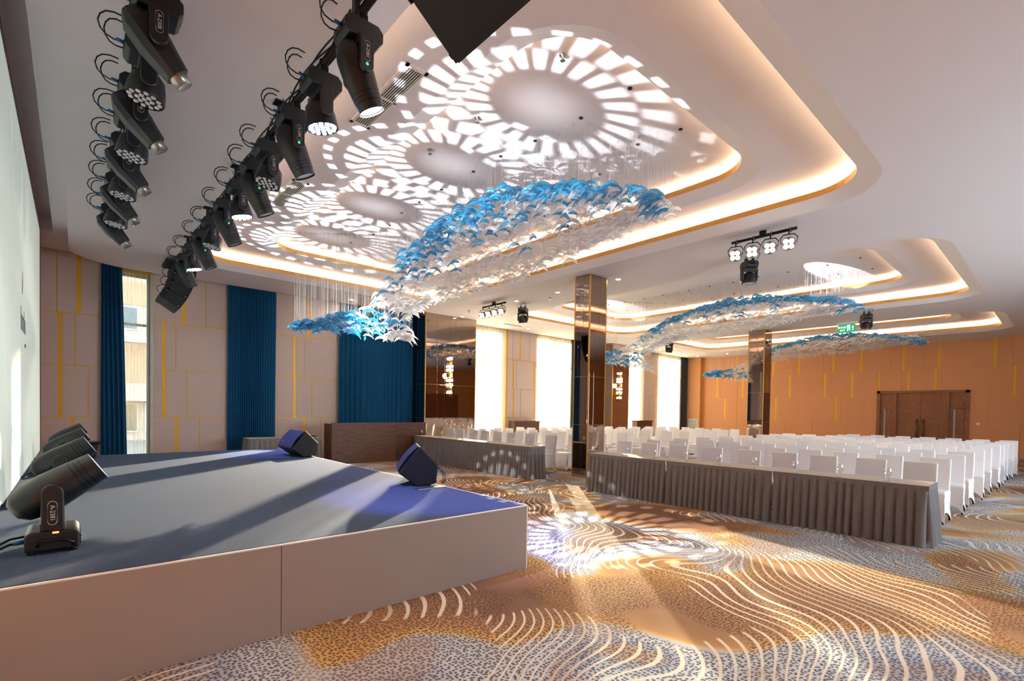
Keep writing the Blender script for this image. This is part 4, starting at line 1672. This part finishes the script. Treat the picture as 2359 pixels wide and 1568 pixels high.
# ================================================================== GLASS DOLPHIN CHANDELIERS
def dolphin_mesh(name, L, mt):
    mb = MB()
    ns, nr = 9, 7
    spine, rad = [], []
    for i in range(ns):
        s = i / (ns - 1)
        x = L * (0.5 - s)
        z = 0.26 * L * (1 - (2 * s - 0.85) ** 2)
        spine.append(Vector((x, 0, z)))
        rad.append(L * (0.02 + 0.115 * math.sin(PI * min(1, s * 1.02)) ** 0.8 * (1 - 0.55 * s)))
    rings = []
    for i, p in enumerate(spine):
        d = (spine[min(i + 1, ns - 1)] - spine[max(0, i - 1)]).normalized()
        b = Vector((0, 1, 0))
        c = d.cross(b)
        rings.append([p + rad[i] * (0.85 * math.cos(2 * PI * j / nr) * b + 1.05 * math.sin(2 * PI * j / nr) * c) for j in range(nr)])
    k = mb._p([q for r_ in rings for q in r_])
    for i in range(ns - 1):
        for j in range(nr):
            j2 = (j + 1) % nr
            mb.face((k + i * nr + j, k + i * nr + j2, k + (i + 1) * nr + j2, k + (i + 1) * nr + j), True)
    mb.face([k + j for j in range(nr)])
    t_ = spine[-1]

    def fin(pts):
        kk = mb._p(pts)
        mb.face(range(kk, kk + len(pts)))
    for sy in (-1, 1):
        fin([t_ + Vector((0.03 * L, 0, 0)), t_ + Vector((-0.09 * L, sy * 0.13 * L, -0.05 * L)), t_ + Vector((-0.05 * L, sy * 0.03 * L, -0.02 * L))])
        q = spine[3]
        fin([q + Vector((0.05 * L, sy * 0.07 * L, -0.05 * L)), q + Vector((-0.06 * L, sy * 0.14 * L, -0.10 * L)), q + Vector((-0.04 * L, sy * 0.08 * L, -0.06 * L))])
    q = spine[4] + Vector((0, 0, 0.09 * L))
    fin([q + Vector((0.07 * L, 0, 0)), q + Vector((-0.07 * L, 0, 0.10 * L)), q + Vector((-0.05 * L, 0, 0))])
    return mb


DM = {c: dolphin_mesh('d', 0.26, None) for c in 'cb'}
NR = np.array([(6.30, 3.76, 4.46), (5.60, 4.00, 4.54), (5.00, 4.63, 4.64), (4.75, 5.72, 4.85), (4.70, 6.64, 4.89), (4.75, 7.50, 4.81), (4.85, 8.74, 4.57), (5.00, 9.84, 4.19), (5.00, 10.56, 3.80)])
FR = np.array([(6.30, 3.76, 4.40), (6.70, 4.60, 4.62), (6.90, 5.35, 4.58), (7.00, 6.45, 4.43), (7.00, 7.94, 4.36), (6.70, 9.42, 4.26), (6.30, 9.80, 4.08), (5.95, 10.05, 3.85), (5.75, 10.2, 3.60)])


def lerp_curve(C, u):
    x = u * (len(C) - 1)
    i = min(int(x), len(C) - 2)
    return C[i] + (C[i + 1] - C[i]) * (x - i)


def tray_z(x, y):
    z = ZC
    for b1, b2 in TRAYS:
        if b1[0] < x < b1[1] and b1[2] < y < b1[3]:
            z = Z1
        if b2[0] < x < b2[1] and b2[2] < y < b2[3]:
            z = Z2
    return z


def school(seed, n_body, n_tail):
    """positions, colours and headings of one shoal shaped like a whale"""
    r = random.Random(seed)
    out = []
    L = np.array((3.75, 11.7, 3.36))
    Rr = np.array((5.80, 10.05, 3.10))
    r1, r2 = NR[-1], FR[-1]
    Mid = np.array((4.85, 10.9, 3.25))
    tries = 0
    while len(out) < n_body and tries < 60000:
        tries += 1
        u = r.random()
        v = r.random()
        if v < 0.9 and r.random() < 0.12:
            v = 0.9 + 0.1 * r.random()
        p0, p1 = lerp_curve(NR, u), lerp_curve(FR, u)
        w = np.linalg.norm(p1 - p0)
        if r.random() > 0.16 + w / 2.6:
            continue
        p = p0 + (p1 - p0) * v
        p[2] += 0.16 * math.sin(PI * v) * min(1, w) - (0.10 * r.random() if v > 0.8 else 0) + r.uniform(-.05, .05)
        p[0] += r.uniform(-.05, .05)
        if any((p[0] - q[0][0]) ** 2 + (p[1] - q[0][1]) ** 2 + (p[2] - q[0][2]) ** 2 < (0.0095 if v < .8 else 0.005) for q in out[-260:]):
            continue
        pb = 1.0 if v < 0.15 else 0.75 if v < 0.3 else 0.30 if v < 0.5 else 0.10 if v < 0.75 else 0.0
        if 0.78 < u:
            pb *= max(0.1, 1 - (u - 0.78) * 5)
        if u < 0.1:
            pb = max(pb, 0.5)
        out.append((p, 'b' if r.random() < pb else 'c', r.gauss(-0.9, 0.5), r.gauss(0, 0.18)))
    for i in range(n_tail):
        a, b = r.random(), r.random()
        if r.random() < 0.55:
            p = (1 - b) * (r1 + (L - r1) * a) + b * (Mid + (L - Mid) * a)
            pb = min(1, 0.55 + 0.7 * a)
        else:
            p = (1 - b) * (r2 + (Rr - r2) * a) + b * (Mid + (Rr - Mid) * a)
            pb = max(0.05, 0.5 - a)
            if r.random() < 0.5:
                p = (1 - b) * r1 + b * r2 + (Mid - (r1 + r2) / 2) * a
                pb = 0.25 + 0.4 * a
        p = p + np.array((r.uniform(-.05, .05), r.uniform(-.05, .05), r.uniform(-.07, .07)))
        out.append((p, 'b' if r.random() < pb else 'c', r.gauss(2.4, 0.6), r.gauss(0, 0.25)))
    return out


def chandelier(label, off, seed, n_body, n_tail):
    t = thing('dolphin_chandelier', label, 'chandelier', (5.5 + off, 7.0, 4.5), 0, 'glass dolphin chandeliers')
    base = Vector((5.5, 7.0, 4.5))
    meshes = {'b': DM['b'].mesh('glass_dolphin', CRYSTALBLUE), 'c': DM['c'].mesh('glass_dolphin', CRYSTALCLEAR)}
    items = school(seed, n_body, n_tail)
    camp = np.array((0 - off, 0, EYE))
    items.sort(key=lambda q: np.linalg.norm(q[0] - camp))
    wires = MB()
    rest = {'b': ([], []), 'c': ([], [])}
    dv, df = DM['b'].v, DM['b'].f
    for i, (p, c, yaw, pitch) in enumerate(items):
        lp = Vector(p) - base
        Mx = Matrix.Translation(lp) @ Matrix.Rotation(yaw, 4, 'Z') @ Matrix.Rotation(pitch, 4, 'Y')
        s = random.uniform(0.85, 1.2)
        Mx = Mx @ Matrix.Scale(s, 4)
        if i < 300:
            o = link('glass_dolphin', meshes[c], t)
            o.matrix_local = Mx
        else:
            V, Fs = rest[c]
            k = len(V)
            V.extend([tuple(Mx @ Vector(v)) for v in dv])
            Fs.extend([tuple(k + j for j in f) for f in df])
        zt = tray_z(p[0] + off, p[1]) - base.z
        top = lp.z + 0.06
        if zt > top + 0.02:
            e = 0.0011
            k = len(wires.v)
            for (dx, dy) in ((e, 0), (-e * .5, e * .87), (-e * .5, -e * .87)):
                wires.v.append((lp.x + dx, lp.y + dy, top))
                wires.v.append((lp.x + dx, lp.y + dy, zt))
            for a in range(3):
                b = (a + 1) % 3
                wires.face((k + 2 * a, k + 2 * b, k + 2 * b + 1, k + 2 * a + 1))
            k = len(wires.v)
            for a in range(4):
                for z in (zt - 0.02, zt):
                    wires.v.append((lp.x + 0.006 * math.cos(a * PI / 2), lp.y + 0.006 * math.sin(a * PI / 2), z))
            for a in range(4):
                b = (a + 1) % 4
                wires.face((k + 2 * a, k + 2 * b, k + 2 * b + 1, k + 2 * a + 1))
    for c, mt in (('b', CRYSTALBLUE), ('c', CRYSTALCLEAR)):
        V, Fs = rest[c]
        if V:
            me = bpy.data.meshes.new('glass_dolphin_shoal')
            me.from_pydata(V, [], Fs)
            me.polygons.foreach_set('use_smooth', [True] * len(Fs))
            me.materials.append(mt)
            link('glass_dolphin_shoal', me, t, kind='stuff')
    part('hanging_wire', wires, WIRE, t, kind='stuff')
    return t


chandelier('largest whale-shaped chandelier of blue and clear glass dolphins above the stage side', 0.0, 11, 900, 230)
chandelier('second whale-shaped chandelier of glass dolphins behind the mirror pillar', 9.75, 12, 860, 190)
chandelier('farthest whale-shaped chandelier of glass dolphins in front of the orange wall', 19.0, 13, 760, 180)

# little black spot fittings among the wires
r = random.Random(5)
for ti, off in ((0, 0.0), (1, 9.75)):
    for i in range(22):
        y = 3.6 + (i // 2) * 0.78 + r.uniform(-.1, .1)
        x = 5.0 + off + (i % 2) * 1.1 + (0.5 if 5 < y < 9 else 0.1) * (i % 2) + r.uniform(-.1, .1)
        t = thing('ceiling_spot_fitting', 'small black ceiling spot, %s pair from the near end, %s one, %s chandelier' % ('first' if i < 2 else ORD[i // 2], 'screen side' if i % 2 == 0 else 'hall side', 'first' if ti == 0 else 'second'), 'light', (x, y, Z2), 0,
                  'spot fittings over the ' + ('first' if ti == 0 else 'second') + ' chandelier')
        mb = MB()
        mb.lathe([(0.028, 0), (0.028, -0.012), (0.02, -0.014)], 10)
        part('rim', mb, BLACKM, t)
        mb = MB()
        mb.lathe([(0.018, -0.0142), (0.0, -0.0145)], 10, cap=False)
        part('lens', mb, VENTDARK, t)
        if i % 2 == 1 and i // 2 in (1, 3, 5, 7, 9):
            spot('dolphin_fill_beam', (x, y, Z2 - 0.05), (x, y, 0), 44, 420, (0.95, 0.97, 1.0), blend=0.6, size=0.03)  # added beam to brighten the dolphins; the fittings themselves look unlit
for y in (4.5, 6.8, 9.2):  # third tray: added beams alone, no fittings there
    spot('dolphin_fill_beam', (24.0, y, Z2 - 0.05), (24.0, y, 0), 44, 420, (0.95, 0.97, 1.0), blend=0.6, size=0.03)

# ================================================================== FURNITURE
def skirt_mesh(x0, x1, y0, y1, h, pitch, seed, sides):
    """pleated skirt hanging round a table top; sides: string of f (x0 face), l (y0 end), r (y1 end)"""
    rnd = random.Random(seed)
    path = []
    if 'l' in sides:
        path.append(((x1, y0), (x0, y0)))
    path.append(((x0, y0), (x0, y1)))
    if 'r' in sides:
        path.append(((x0, y1), (x1, y1)))
    mb = MB()
    nv = 7
    cols = []
    for (ax, ay), (bx, by) in path:
        L = math.hypot(bx - ax, by - ay)
        nrm = Vector((by - ay, -(bx - ax), 0)).normalized() * -1
        cen = Vector(((x0 + x1) / 2, (y0 + y1) / 2, 0))
        if nrm.dot(Vector(((ax + bx) / 2, (ay + by) / 2, 0)) - cen) < 0:
            nrm = -nrm
        npl = max(2, round(L / pitch))
        ws = [rnd.uniform(0.8, 1.2) for _ in range(npl)]
        tot = sum(ws)
        pos = 0
        for w in ws:
            for q in range(10):
                f = q / 10
                s = (pos + w * f) / tot
                bulge = math.sin(PI * f) ** 0.4
                cols.append((Vector((ax + (bx - ax) * s, ay + (by - ay) * s, 0)), nrm, bulge, rnd.uniform(0.85, 1.15) if q == 0 else cols[-1][3] if cols else 1))
            pos += w
        cols.append((Vector((bx, by, 0)), nrm, 0.0, 1.0))
    k = 0
    for j in range(nv + 1):
        v = j / nv
        z = h - 0.05 - (h - 0.055) * v
        for p, nrm, b, a in cols:
            d = 0.006 + 0.05 * v + (0.02 + 0.055 * min(1, v * 2.0)) * (b - 0.7) * a
            q = p + nrm * d
            mb.v.append((q.x, q.y, z))
    w = len(cols)
    for j in range(nv):
        for i in range(w - 1):
            mb.face((j * w + i, j * w + i + 1, (j + 1) * w + i + 1, (j + 1) * w + i), True)
    return mb


def skirted_table(label, x0, x1, y0, y1, sides, seed, h=0.75, rot=None, origin=None, flip=1, group=None):
    cx, cy = (x0 + x1) / 2, (y0 + y1) / 2
    t = thing('skirted_table', label, 'table', (cx, cy, 0), 0, group)
    a, b, c, d = x0 - cx, x1 - cx, y0 - cy, y1 - cy
    mb = MB()
    mb.box(a, b, c + .002, d - .002, h - 0.012, h)
    part('tabletop', mb, CLOTHTOP, t, 0.004)
    mb = MB()
    e = 0.008
    mb.box(a - e, a, c - (e if 'l' in sides else 0), d + (e if 'r' in sides else 0), h - 0.06, h - 0.001)
    if 'l' in sides:
        mb.box(a, b, c - e, c, h - 0.06, h - 0.001)
    if 'r' in sides:
        mb.box(a, b, d, d + e, h - 0.06, h - 0.001)
    part('skirt_band', mb, CLOTHGREY, t)
    part('pleated_skirt', skirt_mesh(a, b, c + .002, d - .002, h, 0.105, seed, sides), CLOTHGREY, t)
    for sx in (a + .06, b - .06):
        for sy in (c + .1, d - .1):
            mb = MB()
            mb.tube([(sx, sy, 0), (sx, sy, h - 0.012)], 0.014, 6)
            part('leg', mb, GREYMETAL, t)
    return t


GT = 'skirted tables of the front row'
skirted_table('grey pleat-skirted table at the right end of the front row, nearest the camera', 7.76, 8.36, 1.10, 2.88, 'l', 1, group=GT)
skirted_table('grey pleat-skirted table in the middle of the right front row', 7.74, 8.34, 2.89, 4.63, '', 2, group=GT)
skirted_table('grey pleat-skirted table of the front row beside the mirror pillar', 7.72, 8.32, 4.64, 6.38, 'r', 3, group=GT)
skirted_table('grey pleat-skirted table of the left front row nearest the mirror pillar', 7.80, 8.25, 8.10, 9.85, 'l', 4, group=GT)
skirted_table('grey pleat-skirted table in the middle of the left front row', 7.80, 8.25, 9.86, 11.68, '', 5, group=GT)
skirted_table('grey pleat-skirted table of the left front row beside the walnut counter', 7.80, 8.25, 11.69, 13.27, 'r', 6, group=GT)
# small table behind the stage: long side towards the camera
t = thing('skirted_table', 'small grey skirted side table behind the far stage edge below the beige wall', 'table', (4.2, 13.95, 0), -PI / 2 + PI)
mb = MB()
mb.box(-0.3, 0.3, -0.9, 0.9, 0.738, 0.75)
part('tabletop', mb, CLOTHTOP, t, 0.004)
mb = MB()
mb.box(-0.308, -0.3, -0.908, 0.908, 0.69, 0.749)
mb.box(-0.3, 0.3, -0.908, -0.9, 0.69, 0.749)
mb.box(-0.3, 0.3, 0.9, 0.908, 0.69, 0.749)
part('skirt_band', mb, CLOTHGREY, t)
part('pleated_skirt', skirt_mesh(-0.3, 0.3, -0.9, 0.9, 0.75, 0.12, 9, 'lr'), CLOTHGREY, t)
for sx in (-.24, .24):
    for sy in (-.8, .8):
        mb = MB()
        mb.tube([(sx, sy, 0), (sx, sy, 0.738)], 0.014, 6)
        part('leg', mb, GREYMETAL, t)
mb = MB()
mb.box(-0.25, 0.25, -0.16, 0.16, 0, 0.03)
o = single('flat_tray', mb, BLACKMATTE, 'thin dark tray lying on the side table next to the counter', 'tray', bevel=0.008)
o.location = (4.8, 13.95, 0.7505)

# walnut counter
t = thing('reception_counter', 'long dark walnut counter in front of the closed teal curtain', 'counter', (5.28, 13.35, 0))
mb = MB()
mb.box(0, 1.95, 0, 0.04, 0.0, 1.15)
part('front_panel', mb, WALNUT, t, 0.003)
mb = MB()
mb.box(1.955, 2.98, 0, 0.04, 0.765, 1.15)
part('upper_panel', mb, WALNUT, t, 0.003)
mb = MB()
mb.box(1.955, 2.98, 0.012, 0.04, 0.0, 0.76)
part('lower_panel', mb, wood('walnut_upright', rgb(60, 34, 22), rgb(100, 62, 40), (9, 1, 0.6), 0.5), t, 0.003)
for x0 in (0.0, 2.94):
    mb = MB()
    mb.box(x0, x0 + 0.04, 0.04, 0.55, 0, 1.12)
    part('side_panel', mb, WALNUT, t, 0.003)
mb = MB()
mb.box(0.04, 2.94, 0.04, 0.5, 0.72, 0.76)
part('shelf', mb, WALNUT, t, 0.003)
for x0, lab in ((14.05, 'dark wooden side counter below the beige wall pier between the sheers'), (22.6, 'dark wooden side counter far back below the last beige pier')):
    t = thing('side_counter', lab, 'counter', (x0, 15.0, 0))
    mb = MB()
    mb.box(-0.75, 0.75, -0.2, 0.2, 1.08, 1.13)
    part('top', mb, WALNUT, t, 0.006)
    mb = MB()
    mb.box(-0.7, 0.7, -0.16, 0.16, 0, 1.08)
    part('body', mb, WALNUT, t, 0.004)


# ---- goblets
def goblet():
    t = thing('water_goblet', 'g', 'glass')
    mb = MB()
    mb.lathe([(0.018, 0.062), (0.034, 0.085), (0.040, 0.115), (0.036, 0.15), (0.032, 0.168)], 14, cap=False)
    part('bowl', mb, GLASSWARE, t)
    mb = MB()
    mb.lathe([(0.006, 0.004), (0.005, 0.03), (0.018, 0.062)], 10, cap=False)
    part('stem', mb, GLASSWARE, t)
    mb = MB()
    mb.lathe([(0.0, 0.0), (0.034, 0.0), (0.034, 0.003), (0.006, 0.008)], 14, cap=False)
    part('foot', mb, GLASSWARE, t)
    return t


g0 = goblet()
first = True
for side, spots_ in (('right', [(8.1, 6.2), (7.92, 5.59), (7.88, 4.97), (7.94, 4.38), (7.92, 3.78), (7.88, 3.2), (7.86, 2.61), (7.88, 2.06), (7.86, 1.52)]),
                     ('left', [(8.08, 13.3), (8.14, 12.85), (8.08, 12.2), (8.06, 11.5), (8.1, 11.1), (8.14, 10.6), (8.12, 10.1), (8.1, 9.55), (8.1, 9.05), (8.08, 8.5)])):
    for i, (x, y) in enumerate(spots_):
        g = g0 if first else dup(g0)
        first = False
        g.location = (x, y, 0.75)
        k = len(spots_) - 1 - i
        g['label'] = 'clear water goblet, %s from the %s end of the %s row of tables' % (('first' if k == 0 else ORD[k]), 'aisle' if side == 'right' else 'pillar', side)
        g['group'] = 'water goblets on the front tables'


# ---- chairs in white covers
def chair():
    t = thing('banquet_chair', 'c', 'chair')
    w = 0.205
    mb = MB()
    prof = [(0.155, 0.40), (0.215, 0.40), (0.265, 0.70), (0.288, 0.945), (0.245, 0.95), (0.215, 0.70)]
    mb.prism(prof, 'y', -w * 0.94, w * 0.94)
    part('backrest', mb, CHAIRCLOTH, t, 0.014)
    mb = MB()
    mb.prism([(-0.235, 0.415), (0.2, 0.415), (0.2, 0.475), (-0.20, 0.485), (-0.235, 0.465)], 'y', -w, w)
    part('seat', mb, CHAIRCLOTH, t, 0.014)

    def arch(u):
        return 0.14 * (1 - abs(2 * u - 1) ** 3.2)
    mb = MB()

    def front(u, v):
        zb = arch(u)
        z = 0.44 + (zb - 0.44) * v
        s = 1 - z / 0.44
        y = (-1 + 2 * u) * (w - 0.012 * math.sin(PI * s) + 0.012 * s)
        return (-0.232 - 0.02 * s + 0.03 * math.sin(PI * s) * math.sin(PI * u), y, z)

    def back(u, v):
        zb = arch(u)
        z = 0.44 + (zb - 0.44) * v
        s = 1 - z / 0.44
        y = (1 - 2 * u) * (w - 0.012 * math.sin(PI * s) + 0.01 * s)
        return (0.20 + 0.06 * s - 0.03 * math.sin(PI * s) * math.sin(PI * u), y, z)

    def side(sg):
        def f(u, v):
            zb = 0.14 * (1 - abs(2 * u - 1) ** 3.2)
            z = 0.44 + (zb - 0.44) * v
            s = 1 - z / 0.44
            x = -0.232 - 0.02 * s + u * (0.432 + 0.08 * s)
            return (x, sg * (w - 0.012 * math.sin(PI * s) + 0.011 * s - 0.025 * math.sin(PI * s) * math.sin(PI * u)), z)
        return f
    for f in (front, back, side(-1), side(1)):
        mb.grid(f, 10, 5)
    part('skirt', mb, CHAIRCLOTH, t)
    for x, y in ((-0.235, -0.2), (-0.235, 0.2), (0.245, -0.2), (0.245, 0.2)):
        mb = MB()
        s = -1 if x < 0 else 1
        mb.tube([(x - s * 0.06, y * 0.9, 0.42), (x, y * 0.97, 0.0)], 0.013, 6)
        part('leg', mb, BLACKM, t)
    return t


c0 = chair()
first = True
RIGHT_Y = [1.38, 1.97, 2.56, 3.17, 3.76, 4.42, 5.12, 5.80, 6.42]
LEFT_Y = [8.88, 9.67, 10.40, 11.02, 11.62, 12.20, 12.85, 13.45]
XROWS = [9.03, 10.12, 11.32, 12.40, 13.62, 14.82, 15.95, 16.92, 17.95, 18.95, 19.95]
r = random.Random(3)
for side, ys, nm in (('right', RIGHT_Y, 'right aisle'), ('left', LEFT_Y, 'pillar aisle')):
    for j, x in enumerate(XROWS):
        for i, y in enumerate(ys):
            xx = x - 0.27 + (0.25 if side == 'left' and j == 0 else 0) + r.uniform(-.03, .03)
            yy = y - (0.028 * j if side == 'right' else 0.0) + r.uniform(-.025, .025)
            if side == 'right' and j >= 9 and i > 6:
                continue
            if side == 'left' and j >= 8 and i > 5:
                continue
            c = c0 if first else dup(c0)
            first = False
            c.location = (xx, yy, 0)
            c.rotation_euler = (0, 0, r.gauss(0, 0.035))
            c['label'] = 'white covered chair, %s from the %s in the %s row, %s block' % (
                'first' if i == 0 else ORD[i], nm, ('front' if j == 0 else ORD[j]), side)
            c['group'] = 'white covered chairs in the %s block' % side

# ================================================================== LIGHT FROM THE FIXTURES AND ADDED SPOTS
GOBO = [((4.55, 4.6, Z2), 15), ((4.58, 6.7, Z2), 15), ((4.45, 9.1, Z2), 15), ((4.43, 11.4, Z2), 15)]
for y, (tg, half) in zip(HEADY, GOBO):
    p = Vector((-0.10, y, SZ + 0.38)) + 0.30 * Vector((math.sin(math.radians(57)), 0, math.cos(math.radians(57))))
    spot('gobo_beam', p, tg, half, 1000, (0.90, 0.96, 1.0), 'petal', blend=0.05, size=0.012)
for (x, y), tg, half, pw in (((1.9, 3.72), (5.05, 4.05, 0), 16, 900), ((1.9, 8.14), (6.4, 8.9, 0), 12, 700), ((1.9, 6.6), (6.1, 6.4, 0), 12, 600)):
    spot('gobo_beam', (x, y, 3.95), tg, half, pw, (1.0, 0.97, 0.9), 'petal', blend=0.05, size=0.012)
# blue wash heads over the stage edge
for (x, y), tg, pw in (((1.72, 4.5), (3.1, 4.75, 0.64), 260), ((1.72, 7.34), (3.1, 7.3, 0.64), 60), ((1.72, 10.8), (3.3, 10.6, 0.64), 200)):
    spot('wash_beam', (x, y, 4.02), tg, 22, pw, (0.22, 0.28, 1.0), blend=0.5, size=0.08)
# par banks towards the stage
for (loc, lab) in BANKS:
    for dy in (-0.45, -0.15, 0.15, 0.45):
        p = Vector(loc) + Vector((-0.16, dy - 0.03, -0.39))
        spot('par_beam', p, p + Vector((-0.85, -0.25, -0.42)), 32, 130, (1.0, 0.93, 0.82), blend=0.7, size=0.08)
# added warm strip spots standing in for sun streaks across the stage
spot('added_sun_streak', (8.4, 14.35, 4.76), (0.75, 6.1, SZ), 16, 8000, (1.0, 0.80, 0.52), 'strip', axis=(0, 0, 1), strip=0.33, strip2=0.9, size=0.02)
spot('added_sun_streak', (6.28, 14.45, 4.76), (1.0, 9.45, SZ), 16, 4200, (1.0, 0.80, 0.52), 'strip', axis=(0, 0, 1), strip=0.17, strip2=0.9, size=0.02)
spot('added_sun_streak', (10.2, 14.2, 4.76), (1.9, 4.7, SZ), 14, 8000, (1.0, 0.80, 0.52), 'strip', axis=(0, 0, 1), strip=0.10, strip2=0.95, size=0.03)
spot('added_floor_streak', (10.2, 4.42, 4.2), (5.85, 1.7, 0), 20, 850, (1.0, 0.86, 0.64), 'strip', axis=(0.3, 1.0, 0), strip=0.16, strip2=0.9, size=0.05)  # added spot laying a warm streak on the floor
# added beams on to the second tray, set at the stage heads
spot('tray_beam', (0.15, 6.7, 1.18), (15.9, 4.3, Z2), 1.75, 10000, (0.96, 0.98, 1.0), blend=0.1, size=0.01)
spot('tray_beam', (0.15, 9.0, 1.18), (15.8, 11.3, Z2), 2.0, 8000, (0.9, 0.95, 1.0), blend=0.1, size=0.01)
# added fill spots, no fittings, along the near side and behind the camera
for x in (-0.0, 5.0, 10.0, 15.0, 20.0, 25.0):
    for y in (-4.0, -1.2):
        spot('downlight_and_fill_beam', (x + 0.6, y, ZC - 0.03), (x + 0.6, y, 0), 72, 120, (0.95, 0.96, 1.0), blend=0.9, size=0.05)
